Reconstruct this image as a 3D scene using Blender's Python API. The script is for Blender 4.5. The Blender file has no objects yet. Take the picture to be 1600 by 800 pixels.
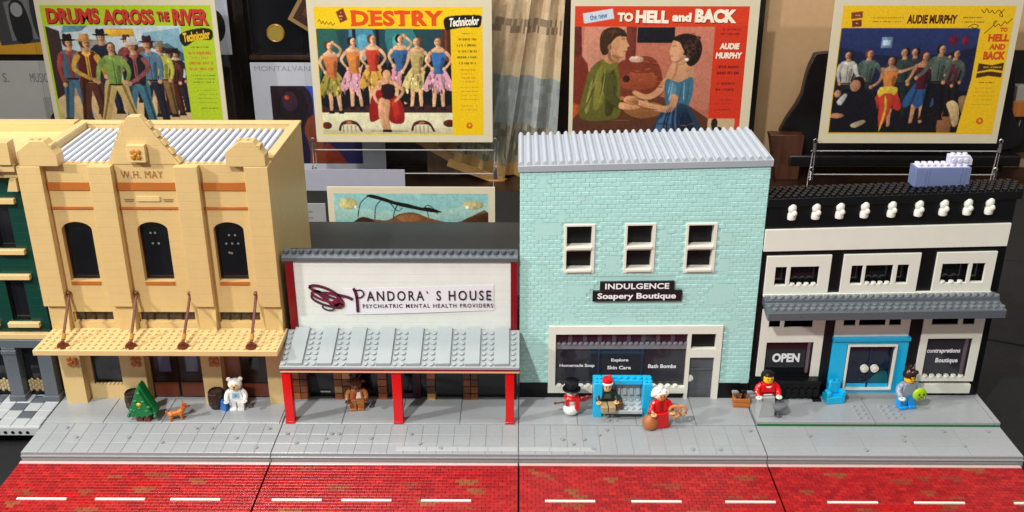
import bpy, bmesh, math, random
import numpy as np
from mathutils import Vector, Matrix
random.seed(7); RNG = np.random.default_rng(5)
R = math.radians
SC = 0.008            # one stud of the toy bricks in metres; everything below is written in studs
scene = bpy.context.scene
COL = scene.collection

# ------------------------------------------------------------------ camera, world, lamps, exposure
cd = bpy.data.cameras.new('camera'); cam = bpy.data.objects.new('camera', cd); COL.objects.link(cam)
cam.location = (0, -108.9*SC, 73.7*SC)
cam.rotation_euler = (R(90-22.9), 0, R(0.44))
cd.sensor_width = 36.0; cd.lens = 36.0*1563/1600
cd.clip_start = 0.01; cd.clip_end = 50
scene.camera = cam

w = bpy.data.worlds.new('World'); scene.world = w; w.use_nodes = True
w.node_tree.nodes['Background'].inputs[0].default_value = (1.0, 0.97, 0.92, 1)
w.node_tree.nodes['Background'].inputs[1].default_value = 0.28

def aim(o, tgt):
    o.rotation_euler = (Vector(tgt)*SC - o.location).to_track_quat('-Z', 'Y').to_euler()
def spot(name, loc, tgt, energy, radius, size, color=(1, 1, .985), blend=.6):
    l = bpy.data.lights.new(name, 'SPOT'); l.energy = energy; l.shadow_soft_size = radius*SC
    l.spot_size = R(size); l.spot_blend = blend; l.color = color
    o = bpy.data.objects.new(name, l); COL.objects.link(o); o.location = Vector(loc)*SC; aim(o, tgt); return o
def area(name, loc, tgt, energy, sx, sy, color=(1, .97, .93)):
    l = bpy.data.lights.new(name, 'AREA'); l.energy = energy; l.shape = 'RECTANGLE'; l.size = sx*SC; l.size_y = sy*SC; l.color = color
    o = bpy.data.objects.new(name, l); COL.objects.link(o); o.location = Vector(loc)*SC; aim(o, tgt); return o
spot('key_spotlight', (-92, -172, 222), (0, 8, 8), 156, 5.5, 70)
spot('side_spotlight', (-230, -78, 150), (-8, 8, 2), 130, 6.5, 70)
area('case_top_light', (0, -25, 230), (0, 12, 0), 17, 300, 40, (1, .985, .96))
area('case_back_light', (10, 70, 190), (5, 136, 12), 13, 300, 30, (1, .93, .82))

vs = scene.view_settings
vs.view_transform = 'Standard'; vs.look = 'None'; vs.exposure = 0.0; vs.gamma = 1.0; vs.use_curve_mapping = False
scene.cycles.max_bounces = 8

# ------------------------------------------------------------------ colours and materials
def hexl(h):
    c = [int(h[i:i+2], 16)/255 for i in (0, 2, 4)]
    return tuple(x/12.92 if x <= .04045 else ((x+.055)/1.055)**2.4 for x in c)
MATS = {}
def nodes(name):
    m = bpy.data.materials.new(name); m.use_nodes = True
    nt = m.node_tree; b = nt.nodes['Principled BSDF']
    return m, nt, b
def plastic(name, hx, rough=.3, bricks=None, spec=.5, vary=.06, coat=0, grain=.0):
    """moulded plastic: slight tone and gloss variation, optional seams between the bricks"""
    if name in MATS: return MATS[name]
    m, nt, b = nodes(name); L = nt.links.new
    tc = nt.nodes.new('ShaderNodeTexCoord')
    n = nt.nodes.new('ShaderNodeTexNoise'); n.inputs['Scale'].default_value = 55; n.inputs['Detail'].default_value = 5
    L(tc.outputs['Object'], n.inputs['Vector'])
    c = hexl(hx)
    mix = nt.nodes.new('ShaderNodeMix'); mix.data_type = 'RGBA'
    mix.inputs[6].default_value = tuple(x*(1-vary) for x in c)+(1,)
    mix.inputs[7].default_value = tuple(min(1, x*(1+vary)) for x in c)+(1,)
    L(n.outputs['Fac'], mix.inputs[0]); L(mix.outputs[2], b.inputs['Base Color'])
    mr = nt.nodes.new('ShaderNodeMapRange'); mr.inputs[3].default_value = rough*.88; mr.inputs[4].default_value = rough*1.15
    n2 = nt.nodes.new('ShaderNodeTexNoise'); n2.inputs['Scale'].default_value = 170; n2.inputs['Detail'].default_value = 6
    L(tc.outputs['Object'], n2.inputs['Vector'])
    L(n2.outputs['Fac'], mr.inputs[0]); L(mr.outputs[0], b.inputs['Roughness'])
    b.inputs['Specular IOR Level'].default_value = spec
    if bricks:
        bw, rh = bricks
        sp = nt.nodes.new('ShaderNodeSeparateXYZ'); L(tc.outputs['Object'], sp.inputs[0])
        ad = nt.nodes.new('ShaderNodeMath'); ad.operation = 'ADD'; L(sp.outputs[0], ad.inputs[0]); L(sp.outputs[1], ad.inputs[1])
        cb = nt.nodes.new('ShaderNodeCombineXYZ'); L(ad.outputs[0], cb.inputs[0]); L(sp.outputs[2], cb.inputs[1])
        bt = nt.nodes.new('ShaderNodeTexBrick'); bt.inputs['Scale'].default_value = 1/SC
        bt.inputs['Brick Width'].default_value = bw; bt.inputs['Row Height'].default_value = rh
        bt.inputs['Mortar Size'].default_value = .045; bt.inputs['Mortar Smooth'].default_value = .2
        bt.inputs['Color1'].default_value = (1, 1, 1, 1); bt.inputs['Color2'].default_value = (.8, .8, .8, 1); bt.inputs['Mortar'].default_value = (0, 0, 0, 1)
        L(cb.outputs[0], bt.inputs['Vector'])
        bp = nt.nodes.new('ShaderNodeBump'); bp.inputs['Strength'].default_value = .38; bp.inputs['Distance'].default_value = .0006
        tn = nt.nodes.new('ShaderNodeMix'); tn.data_type = 'RGBA'; tn.blend_type = 'MULTIPLY'; tn.inputs[0].default_value = .045
        L(mix.outputs[2], tn.inputs[6]); L(bt.outputs['Color'], tn.inputs[7]); L(tn.outputs[2], b.inputs['Base Color'])
        L(bt.outputs['Color'], bp.inputs['Height']); L(bp.outputs[0], b.inputs['Normal'])
    elif grain:
        bp = nt.nodes.new('ShaderNodeBump'); bp.inputs['Strength'].default_value = grain; bp.inputs['Distance'].default_value = .0004
        L(n2.outputs['Fac'], bp.inputs['Height']); L(bp.outputs[0], b.inputs['Normal'])
    MATS[name] = m; return m
def coloured(name, rough=.4, spec=.5, grain=0, amp=.18):
    """material whose colour comes from the per-face colour of printed or mixed-brick parts"""
    if name in MATS: return MATS[name]
    m, nt, b = nodes(name); L = nt.links.new
    a = nt.nodes.new('ShaderNodeAttribute'); a.attribute_name = 'Col'
    tc = nt.nodes.new('ShaderNodeTexCoord')
    n = nt.nodes.new('ShaderNodeTexNoise'); n.inputs['Scale'].default_value = 220; n.inputs['Detail'].default_value = 6
    L(tc.outputs['Object'], n.inputs['Vector'])
    mr = nt.nodes.new('ShaderNodeMapRange'); mr.inputs[3].default_value = 1-amp; mr.inputs[4].default_value = 1+amp
    L(n.outputs['Fac'], mr.inputs[0])
    mu = nt.nodes.new('ShaderNodeMix'); mu.data_type = 'RGBA'; mu.blend_type = 'MULTIPLY'; mu.inputs[0].default_value = 1
    L(a.outputs['Color'], mu.inputs[6]); L(mr.outputs[0], mu.inputs[7]); L(mu.outputs[2], b.inputs['Base Color'])
    b.inputs['Roughness'].default_value = rough; b.inputs['Specular IOR Level'].default_value = spec
    if grain:
        bp = nt.nodes.new('ShaderNodeBump'); bp.inputs['Strength'].default_value = grain; bp.inputs['Distance'].default_value = .0006
        L(n.outputs['Fac'], bp.inputs['Height']); L(bp.outputs[0], b.inputs['Normal'])
    MATS[name] = m; return m
def clear(name, hx, rough=.05, trans=1.0, ior=1.45):
    if name in MATS: return MATS[name]
    m, nt, b = nodes(name)
    b.inputs['Base Color'].default_value = hexl(hx)+(1,); b.inputs['Roughness'].default_value = rough
    b.inputs['Transmission Weight'].default_value = trans; b.inputs['IOR'].default_value = ior
    MATS[name] = m; return m
def metal(name, hx, rough=.25):
    if name in MATS: return MATS[name]
    m, nt, b = nodes(name)
    b.inputs['Base Color'].default_value = hexl(hx)+(1,); b.inputs['Roughness'].default_value = rough; b.inputs['Metallic'].default_value = 1
    MATS[name] = m; return m
def woody(name, h1, h2, rough=.45, sx=40, sz=4):
    if name in MATS: return MATS[name]
    m, nt, b = nodes(name); L = nt.links.new
    tc = nt.nodes.new('ShaderNodeTexCoord'); mp = nt.nodes.new('ShaderNodeMapping'); mp.inputs['Scale'].default_value = (sx, sx, sz)
    n = nt.nodes.new('ShaderNodeTexNoise'); n.inputs['Scale'].default_value = 1.6; n.inputs['Detail'].default_value = 8; n.inputs['Distortion'].default_value = .6
    L(tc.outputs['Object'], mp.inputs[0]); L(mp.outputs[0], n.inputs['Vector'])
    cr = nt.nodes.new('ShaderNodeValToRGB'); cr.color_ramp.elements[0].position = .3; cr.color_ramp.elements[1].position = .7
    cr.color_ramp.elements[0].color = hexl(h1)+(1,); cr.color_ramp.elements[1].color = hexl(h2)+(1,)
    L(n.outputs['Fac'], cr.inputs[0]); L(cr.outputs[0], b.inputs['Base Color']); b.inputs['Roughness'].default_value = rough
    MATS[name] = m; return m

TAN = plastic('tan_plastic', 'CDAF76', .36, (4, 1.2))
TANS = plastic('tan_smooth', 'CEB078', .34)
TAND = plastic('tan_light', 'D4B67E', .34)
ORANGE = plastic('dark_orange_plastic', 'AE6428', .32)
BROWN = plastic('reddish_brown_plastic', '66301B', .3)
DKBROWN = plastic('dark_brown_plastic', '2E1712', .25)
GOLD = plastic('pearl_gold_plastic', 'B37A22', .25)
WHITE = plastic('white_plastic', 'DCE0D8', .3, (4, 1.2))
WHITES = plastic('white_smooth', 'E0DED0', .3)
ROOFW = plastic('white_roof_tile', 'D6D9E0', .4)
ROOFG = plastic('pale_grey_roof_tile', 'B0B6BE', .4)
LGREY = plastic('light_grey_plastic', '979999', .34)
LGREY2 = plastic('pale_grey_plastic', 'ACB0B0', .32)
AWN = plastic('pale_bluish_grey_plastic', '9AA1A2', .3)
DGREY = plastic('dark_grey_plastic', '565C62', .28)
CHAR = plastic('charcoal_plastic', '3A3C3E', .4)
BLACK = plastic('black_plastic', '0D0D10', .32, spec=.3)
RED = plastic('red_plastic', 'D60C0E', .28)
DRED = plastic('dark_red_plastic', '7E0F16', .28)
GREEN = plastic('dark_green_plastic', '06382E', .3, (4, 1.2))
BGREEN = plastic('green_plastic', '0A6A34', .3)
AZURE = plastic('medium_azure_plastic', '12B2E2', .28)
GLASSD = plastic('dark_window_glass', '14151A', .08, spec=.6, vary=.3)
GLASSP = plastic('smoky_window_glass', '2E2D33', .1, spec=.6, vary=.5)
LAV = plastic('lavender_glass', '6C6C92', .12)
YEL = plastic('yellow_plastic', 'EDB90F', .3)
LIME = plastic('lime_plastic', '9CC415', .28)
BLUE = plastic('blue_plastic', '0F5FA8', .3)
LBLUE = plastic('bright_blue_plastic', '1E9AE4', .28)
NOUG = plastic('nougat_plastic', 'C07A43', .32)
TANF = plastic('tan_skin_plastic', 'DDB27A', .32)
PRINT = coloured('printed_card', .45, .35)
MIXB = coloured('mixed_brick_plastic', .3)
PAVEM = coloured('grey_tile_plastic', .28, .5, 0, .07)
MINTM = coloured('mint_brick_plastic', .34, .5, 0, .06)
ROADM = coloured('red_brick_plastic', .33, .45)

# ------------------------------------------------------------------ mesh builder
class MB:
    warp = None
    def __init__(s): s.v = []; s.f = []; s.c = []; s.has = False
    def add(s, vs, fs, col=None):
        o = len(s.v)
        if MB.warp: vs = [MB.warp(p) for p in vs]
        s.v += [tuple(p) for p in vs]
        s.f += [tuple(i+o for i in f) for f in fs]
        s.c += [col]*len(fs)
        if col: s.has = True
        return s
    def box(s, x0, x1, y0, y1, z0, z1, col=None):
        v = [(x, y, z) for z in (z0, z1) for y in (y0, y1) for x in (x0, x1)]
        return s.add(v, [(0, 2, 3, 1), (4, 5, 7, 6), (0, 1, 5, 4), (2, 6, 7, 3), (0, 4, 6, 2), (1, 3, 7, 5)], col)
    def tile(s, x0, x1, y0, y1, z0, z1, b=.05, col=None):
        """box with a chamfered top (flat pieces seen from above)"""
        v = [(x0, y0, z0), (x1, y0, z0), (x1, y1, z0), (x0, y1, z0), (x0, y0, z1-b), (x1, y0, z1-b), (x1, y1, z1-b), (x0, y1, z1-b),
             (x0+b, y0+b, z1), (x1-b, y0+b, z1), (x1-b, y1-b, z1), (x0+b, y1-b, z1)]
        f = [(3, 2, 1, 0), (8, 9, 10, 11)]
        for k in range(4):
            j = (k+1) % 4; f += [(k, j, 4+j, 4+k), (4+k, 4+j, 8+j, 8+k)]
        return s.add(v, f, col)
    def brick_top(s, x0, x1, y0, y1, z0, z1, b, col, tilt):
        tx, ty = random.gauss(0, tilt), random.gauss(0, tilt); cx, cy = (x0+x1)/2, (y0+y1)/2
        q = MB(); q.tile(x0, x1, y0, y1, z0, z1, b)
        return s.add([(x, y, z+(tx*(x-cx)+ty*(y-cy) if z > z0+.01 else 0)) for x, y, z in q.v], q.f, col)
    def face_tile(s, x0, x1, z0, z1, yf, yb, b=.04, col=None):
        """chamfered brick face looking at -Y"""
        v = [(x0, yb, z0), (x1, yb, z0), (x1, yb, z1), (x0, yb, z1), (x0+b, yf, z0+b), (x1-b, yf, z0+b), (x1-b, yf, z1-b), (x0+b, yf, z1-b)]
        return s.add(v, [(4, 5, 6, 7), (0, 1, 5, 4), (1, 2, 6, 5), (2, 3, 7, 6), (3, 0, 4, 7)], col)
    def prism(s, pts, a0, a1, axis='y', col=None):
        """polygon pts extruded along an axis: y -> pts are (x,z); x -> (y,z); z -> (x,y)"""
        n = len(pts)
        def P(p, a): return {'y': (p[0], a, p[1]), 'x': (a, p[0], p[1]), 'z': (p[0], p[1], a)}[axis]
        v = [P(p, a0) for p in pts]+[P(p, a1) for p in pts]
        f = [tuple(range(n)), tuple(range(2*n-1, n-1, -1))]
        for i in range(n):
            j = (i+1) % n; f.append((i, i+n, j+n, j))
        return s.add(v, f, col)
    def cyl(s, c, r, h, axis='z', n=14, r2=None, col=None):
        r2 = r if r2 is None else r2
        vs = []
        for k, (rr, d) in enumerate(((r, 0), (r2, h))):
            for i in range(n):
                a = 2*math.pi*i/n; p, q = rr*math.cos(a), rr*math.sin(a)
                vs.append({'z': (c[0]+p, c[1]+q, c[2]+d), 'y': (c[0]+p, c[1]+d, c[2]+q), 'x': (c[0]+d, c[1]+p, c[2]+q)}[axis])
        f = [(i, (i+1) % n, n+(i+1) % n, n+i) for i in range(n)]+[tuple(range(n-1, -1, -1)), tuple(range(n, 2*n))]
        return s.add(vs, f, col)
    def stud(s, x, y, z, n=12, r=.3, h=.2, col=None):
        c = [(math.cos(2*math.pi*i/n), math.sin(2*math.pi*i/n)) for i in range(n)]
        v = [(x+a*r, y+b*r, z) for a, b in c]+[(x+a*r, y+b*r, z+h-.04) for a, b in c]+[(x+a*(r-.04), y+b*(r-.04), z+h) for a, b in c]
        f = [tuple(range(2*n, 3*n))]
        for i in range(n):
            j = (i+1) % n; f += [(i, j, n+j, n+i), (n+i, n+j, 2*n+j, 2*n+i)]
        return s.add(v, f, col)
    def lathe(s, c, prof, n=20, axis='z', col=None, sx=1, sy=1):
        vs = []
        for r, d in prof:
            for i in range(n):
                a = 2*math.pi*i/n; p, q = r*math.cos(a)*sx, r*math.sin(a)*sy
                vs.append({'z': (c[0]+p, c[1]+q, c[2]+d), 'y': (c[0]+p, c[1]+d, c[2]+q), 'x': (c[0]+d, c[1]+p, c[2]+q)}[axis])
        f = []; m = len(prof)
        for k in range(m-1):
            for i in range(n):
                j = (i+1) % n; f.append((k*n+i, k*n+j, (k+1)*n+j, (k+1)*n+i))
        f += [tuple(range(n-1, -1, -1)), tuple(range((m-1)*n, m*n))]
        return s.add(vs, f, col)
    def ball(s, c, r, n=16, m=10, col=None):
        rx, ry, rz = r if isinstance(r, tuple) else (r, r, r)
        prof = [(max(1e-4, math.sin(math.pi*k/m)), -math.cos(math.pi*k/m)) for k in range(m+1)]
        vs = [(c[0]+rx*a*math.cos(2*math.pi*i/n), c[1]+ry*a*math.sin(2*math.pi*i/n), c[2]+rz*d) for a, d in prof for i in range(n)]
        f = [(k*n+i, k*n+(i+1) % n, (k+1)*n+(i+1) % n, (k+1)*n+i) for k in range(m) for i in range(n)]
        return s.add(vs, f, col)
    def tube(s, pts, r, n=8, col=None, closed=False):
        P = [Vector(p) for p in pts]; m = len(P); vs = []; up = Vector((0, 0, 1))
        rs = r if isinstance(r, (list, tuple)) else [r]*m
        for k in range(m):
            if closed: t = P[(k+1) % m]-P[k-1]
            else: t = P[min(k+1, m-1)]-P[max(k-1, 0)]
            t.normalize()
            a = t.cross(up)
            if a.length < 1e-3: a = t.cross(Vector((1, 0, 0)))
            a.normalize(); b = a.cross(t)
            for i in range(n):
                q = 2*math.pi*i/n; vs.append(P[k]+a*math.cos(q)*rs[k]+b*math.sin(q)*rs[k])
        f = []
        for k in range(m if closed else m-1):
            k2 = (k+1) % m
            for i in range(n):
                j = (i+1) % n; f.append((k*n+i, k2*n+i, k2*n+j, k*n+j))
        if not closed: f += [tuple(range(n)), tuple(range(m*n-1, (m-1)*n-1, -1))]
        return s.add(vs, f, col)
    def wall(s, x0, x1, z0, z1, yf, yb, holes=(), col=None):
        """slab facing -Y with real openings"""
        xs = sorted({x0, x1, *[h[0] for h in holes], *[h[1] for h in holes]}); zs = sorted({z0, z1, *[h[2] for h in holes], *[h[3] for h in holes]})
        idx = {}; vs = []
        def V(i, k, y):
            if (i, k, y) not in idx: idx[(i, k, y)] = len(vs); vs.append((xs[i], yf if y == 0 else yb, zs[k]))
            return idx[(i, k, y)]
        def solid(i, k):
            if i < 0 or k < 0 or i >= len(xs)-1 or k >= len(zs)-1: return False
            cx, cz = (xs[i]+xs[i+1])/2, (zs[k]+zs[k+1])/2
            return not any(h[0] < cx < h[1] and h[2] < cz < h[3] for h in holes)
        f = []
        for i in range(len(xs)-1):
            for k in range(len(zs)-1):
                if not solid(i, k): continue
                f.append((V(i, k, 0), V(i+1, k, 0), V(i+1, k+1, 0), V(i, k+1, 0)))
                f.append((V(i, k, 1), V(i, k+1, 1), V(i+1, k+1, 1), V(i+1, k, 1)))
                if not solid(i-1, k): f.append((V(i, k, 0), V(i, k+1, 0), V(i, k+1, 1), V(i, k, 1)))
                if not solid(i+1, k): f.append((V(i+1, k, 0), V(i+1, k, 1), V(i+1, k+1, 1), V(i+1, k+1, 0)))
                if not solid(i, k-1): f.append((V(i, k, 0), V(i, k, 1), V(i+1, k, 1), V(i+1, k, 0)))
                if not solid(i, k+1): f.append((V(i, k+1, 0), V(i+1, k+1, 0), V(i+1, k+1, 1), V(i, k+1, 1)))
        return s.add(vs, f, col)
    def frame(s, x0, x1, z0, z1, yf, yb, t, col=None):
        return s.wall(x0, x1, z0, z1, yf, yb, [(x0+t, x1-t, z0+t, z1-t)], col)
    def flat(s, pts, y, col=None):
        """printed flat shape at depth y; pts (x,z) wound counter-clockwise or clockwise"""
        A = sum(pts[i][0]*pts[(i+1) % len(pts)][1]-pts[(i+1) % len(pts)][0]*pts[i][1] for i in range(len(pts)))
        if A < 0: pts = pts[::-1]
        return s.add([(p[0], y, p[1]) for p in pts], [tuple(range(len(pts)))], col)

ORG = {}
def build(name, mb, mat, parent=None, bevel=0, smooth=35, label=None):
    me = bpy.data.meshes.new(name)
    o = ORG.get(parent.name if parent else None, (0, 0, 0))
    me.from_pydata([((p[0]-o[0])*SC, (p[1]-o[1])*SC, (p[2]-o[2])*SC) for p in mb.v], [], mb.f)
    if mb.has:
        ca = me.color_attributes.new('Col', 'FLOAT_COLOR', 'CORNER')
        vals = []
        for f, c in zip(mb.f, mb.c):
            vals += list((c or (1, 1, 1))[:3]+(1.0,))*len(f)
        ca.data.foreach_set('color', vals)
    me.update()
    bm = bmesh.new(); bm.from_mesh(me)
    bmesh.ops.recalc_face_normals(bm, faces=bm.faces) if not getattr(mb, 'keep', False) else None
    bm.to_mesh(me); bm.free()
    ob = bpy.data.objects.new(name, me); COL.objects.link(ob)
    me.materials.append(mat)
    if smooth:
        me.polygons.foreach_set('use_smooth', [True]*len(me.polygons)); me.set_sharp_from_angle(angle=R(smooth))
    if bevel:
        md = ob.modifiers.new('edge', 'BEVEL'); md.width = bevel*SC; md.segments = 2; md.limit_method = 'ANGLE'; md.angle_limit = R(50)
    if parent:
        ob.parent = parent; ORG[ob.name] = o
    if label: ob['label'] = label
    return ob
def tag(o, label, cat, group=None):
    o['label'] = label; o['category'] = cat
    if group: o['group'] = group
    return o
def thing(name, label, cat, loc=(0, 0, 0), rz=0, group=None, local=False):
    e = bpy.data.objects.new(name, None); COL.objects.link(e); e.empty_display_size = .01
    e.location = Vector(loc)*SC; e.rotation_euler = (0, 0, R(rz))
    ORG[e.name] = (0, 0, 0) if local else tuple(loc)
    return tag(e, label, cat, group)
def struct(name, mb, mat, bevel=0):
    o = build(name, mb, mat, None, bevel); o['kind'] = 'structure'; return o

def arc(cx, cz, r, a0, a1, n=8, rz=None):
    rz = rz or r
    return [(cx+r*math.cos(R(a0+(a1-a0)*i/n)), cz+rz*math.sin(R(a0+(a1-a0)*i/n))) for i in range(n+1)]
def spline(P, n=5, closed=True):
    out = []; m = len(P)
    for i in range(m if closed else m-1):
        if closed: a, b, c, d = (P[(i+k-1) % m] for k in range(4))
        else: a, b, c, d = P[max(i-1, 0)], P[i], P[i+1], P[min(i+2, m-1)]
        for k in range(n):
            t = k/n
            out.append(tuple(.5*((2*b[q])+(-a[q]+c[q])*t+(2*a[q]-5*b[q]+4*c[q]-d[q])*t*t+(-a[q]+3*b[q]-3*c[q]+d[q])*t**3) for q in range(len(b))))
    if not closed: out.append(tuple(P[-1]))
    return out

# ------------------------------------------------------------------ lettering from Blender's own font
_txt = {}
def text_shape(body, bold, shear, spacing):
    k = (body, bold, shear, spacing)
    if k in _txt: return _txt[k]
    cu = bpy.data.curves.new('t', 'FONT'); cu.body = body; cu.offset = bold; cu.shear = shear; cu.space_character = spacing
    cu.resolution_u = 3; cu.fill_mode = 'FRONT'
    ob = bpy.data.objects.new('t', cu); COL.objects.link(ob)
    dg = bpy.context.evaluated_depsgraph_get(); ev = ob.evaluated_get(dg); me = ev.to_mesh()
    v = [tuple(p.co) for p in me.vertices]; f = [tuple(p.vertices) for p in me.polygons]
    ev.to_mesh_clear(); bpy.data.objects.remove(ob); bpy.data.curves.remove(cu)
    _txt[k] = (v, f); return v, f
def text(mb, body, x0, x1, z0, z1, y, col=None, bold=0, shear=0, spacing=1, rot=0, depth=0):
    v, f = text_shape(body, bold, shear, spacing)
    if not v: return
    ax = min(p[0] for p in v); bx = max(p[0] for p in v); az = min(p[1] for p in v); bz = max(p[1] for p in v)
    sx = (x1-x0)/(bx-ax); sz = (z1-z0)/(bz-az); cx, cz = (x0+x1)/2, (z0+z1)/2; c, s_ = math.cos(R(rot)), math.sin(R(rot))
    pts = []
    for p in v:
        X = x0+(p[0]-ax)*sx-cx; Z = z0+(p[1]-az)*sz-cz
        pts.append((cx+X*c-Z*s_, y, cz+X*s_+Z*c))
    mb.keep = True
    mb.add(pts, f, col)
    if depth:
        n = len(pts); edge = {}
        for q in f:
            for a, b in zip(q, q[1:]+q[:1]): edge[(a, b)] = edge.get((a, b), 0)+1
        side = [(b, a, a+n, b+n) for (a, b) in edge if (b, a) not in edge]
        mb.add(pts+[(p[0], p[1]+depth, p[2]) for p in pts], side, col)
def scribble(mb, pts, width, y, col):
    """flat pen stroke through pts (x,z)"""
    P = spline(pts, 6, False)
    L = []; Rr = []
    for i, p in enumerate(P):
        a = P[max(i-1, 0)]; b = P[min(i+1, len(P)-1)]
        dx, dz = b[0]-a[0], b[1]-a[1]; l = math.hypot(dx, dz) or 1
        nx, nz = -dz/l*width/2, dx/l*width/2
        L.append((p[0]+nx, y, p[1]+nz)); Rr.append((p[0]-nx, y, p[1]-nz))
    n = len(P); mb.keep = True
    mb.add(L+Rr, [(i+n, i+1+n, i+1, i) for i in range(n-1)], col)

# ================================================================== THE SETTING
m = MB(); m.box(-190, 190, -60, 111.5, -4.6, -3.0)
CLOTH = plastic('black_cloth', '1C1C1D', .75, vary=.25, grain=.6, spec=.25)
struct('table_top', m, CLOTH)
m = MB(); m.box(-260, 260, 111.6, 175, -11, -10)
struct('case_floor', m, woody('dark_floor_wood', '1A0E0A', '3A2318', .35, 6, 40))
m = MB(); m.box(-260, 62, 152, 154, -10, 75)
struct('back_wall', m, woody('dark_back_wood', '150D0B', '35231B', .5, 30, 3))
m = MB(); m.box(62.1, 260, 152.4, 154, -10, 75)
struct('tan_back_wall', m, plastic('tan_wall_paint', 'BC9870', .6, vary=.12))
# soft folds in the cloth to the right of the street
m = MB()
for (pa, pb, r) in (((70, 40, -3.0), (118, 20, -3.0), .55), ((74, 12, -3.0), (112, 30, -3.0), .45), ((68, 80, -3), (120, 66, -3), .5)):
    pts = [tuple(pa[k]+(pb[k]-pa[k])*t/8 for k in range(3)) for t in range(9)]
    pts = [(p[0], p[1]+1.2*math.sin(i*1.1), p[2]) for i, p in enumerate(pts)]
    m.tube(pts, [.02]+[r*(.6+.4*math.sin(i)) for i in range(7)]+[.02], 10)
struct('cloth_fold', m, CLOTH)

# road: four brick-paved plates with real brick faces
def lin(c, k): return tuple(min(1, x*k) for x in c)
RC = [hexl('980F13'), hexl('A01317'), hexl('8E0C12'), hexl('A41A19')]
BR = [hexl('863620'), hexl('8A2E1E'), hexl('8C4428')]
seams = [-64.6, -32.06, .02, 32.06, 64.6]
road_names = []
for si in range(4):
    xa, xb = seams[si]+.1, seams[si+1]-.1
    m = MB(); m.box(xa, xb, -30, -.75, -2.2, -1.31, hexl('6E1214'))
    nr = int((30-.9)/.6)
    patches = [(random.uniform(xa, xb-3), random.randrange(nr), random.uniform(1.6, 3.3), random.choice(BR)) for _ in range(38)]
    for _ in range(3): patches.append((random.uniform(xa, xb-7), random.randrange(nr), random.uniform(5, 9), hexl('A80408')))
    for k in range(nr):
        y1 = -.95-k*.6; x = xa+(0 if k % 2 else -.5)
        while x < xb-.05:
            a, b = max(x, xa), min(x+1, xb); x += 1
            if b-a < .1: continue
            cx = (a+b)/2; col = lin(random.choice(RC), random.uniform(.84, 1.14))
            for (px, pk, pl, pc) in patches:
                if px < cx < px+pl and (k == pk or (k == pk+1 and px+.8 < cx < px+pl-.3)): col = lin(pc, random.uniform(.85, 1.12))
            m.brick_top(a+.02, b-.02, y1-.578, y1, -1.32, -1.2+random.uniform(-.008, .008), .022, col, .012)
    ro = struct('road', m, ROADM)
    ro['label'] = 'red toy brick road plate'
    for cx in {0: (-58.2, -48.6, -39.4), 1: (-27, -18.5, -8.8), 2: (6.3, 16.8, 28.2), 3: (40.6, 51.1, 63.2)}[si]:
        d = MB(); d.tile(cx-3.05, min(cx+3.05, xb), -8.52, -8.2, -1.2, -1.02, .04); build('road_marking', d, WHITES, ro)
    e = MB(); e.tile(xa, xb, -.86, -.34, -1.31, -1.14, .05); build('road_edge_strip', e, plastic('pale_pink_plastic', 'C9A8A2', .3), ro)

# pavement: real tiles with gaps, single studs left showing
def pavement(xa, xb, step, big):
    m = MB(); pc = lambda: lin(hexl('9A9D9E'), random.uniform(.965, 1.03)); base_ = hexl('8E9090')
    m.box(xa, xb, -.2, 36, -2.2, -.75, base_); m.box(xa, xb, -.1, 36, -.74, -.06, base_)
    m.tile(xa, xb, -.32, .08, -.62, -.42, .04, base_)
    ys = [0, 2.2, 4.4, 6.85]; n = 15 if not big else 5
    for r in range(3):
        for k in range(n):
            a = xa+(xb-xa)*k/n; b = xa+(xb-xa)*(k+1)/n
            m.tile(a+.025, b-.025, ys[r]+.022, ys[r+1]-.022, -.34, random.uniform(-.012, .012), .035, pc())
    w = 8 if not big else 16
    k = xa
    while k < xb-.1:
        b = min(k+w, xb)
        m.tile(k+.035, b-.035, 6.9, 14, -.32+step, step+.05, .05, pc())
        if step > .2: m.tile(k+.035, b-.035, 6.9, 14, -.32, step-.33, .03, base_)
        k = b
    m.box(xa+.05, xb-.05, 14.01, 36, -.33, step, base_)
    for _ in range(9 if not big else 7):
        x, y = random.uniform(xa+1, xb-1), random.choice((1.1, 2.2, 3.3, 4.4, 5.6))
        m.stud(x, y, .0, 10, .3, .17, base_)
    o = struct('pavement', m, PAVEM); o['label'] = 'light grey tiled toy pavement plate'
    return o
pavement(-64.4, -32.05, .06, False)
pavement(-31.95, -.03, .06, False)
pavement(.03, 32.0, .06, False)
p4 = pavement(32.1, 64.9, .62, True)
g = MB(); g.box(32.2, 64.8, 6.88, 14.05, -.02, .27); build('green_baseplate', g, BGREEN, p4)
g = MB()
for x in (46.2, 47.2, 49.9, 50.9, 52.0):
    for y in (7.9, 8.9, 9.9, 10.9): g.stud(x, y, .67, 10, .3, .15)
build('pavement_stud', g, LGREY, p4)
g = MB()
for x in (12.2, 13.2):
    for y in (7.9, 8.9): g.stud(x, y, .1, 10, .3, .17)
g2 = bpy.data.objects['pavement.002']; build('pavement_stud', g, LGREY, g2)
for sec_, xa_, xb_ in (('pavement.001', -15.9, -.1), ('pavement.002', .1, 10.0)):  # band of glare on the front row, put in as a strip of paler tiles
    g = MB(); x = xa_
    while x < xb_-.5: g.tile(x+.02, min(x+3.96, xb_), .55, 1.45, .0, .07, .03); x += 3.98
    build('glare_tile', g, plastic('glare_grey_plastic', 'A9ACAC', .3), bpy.data.objects[sec_])
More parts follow.
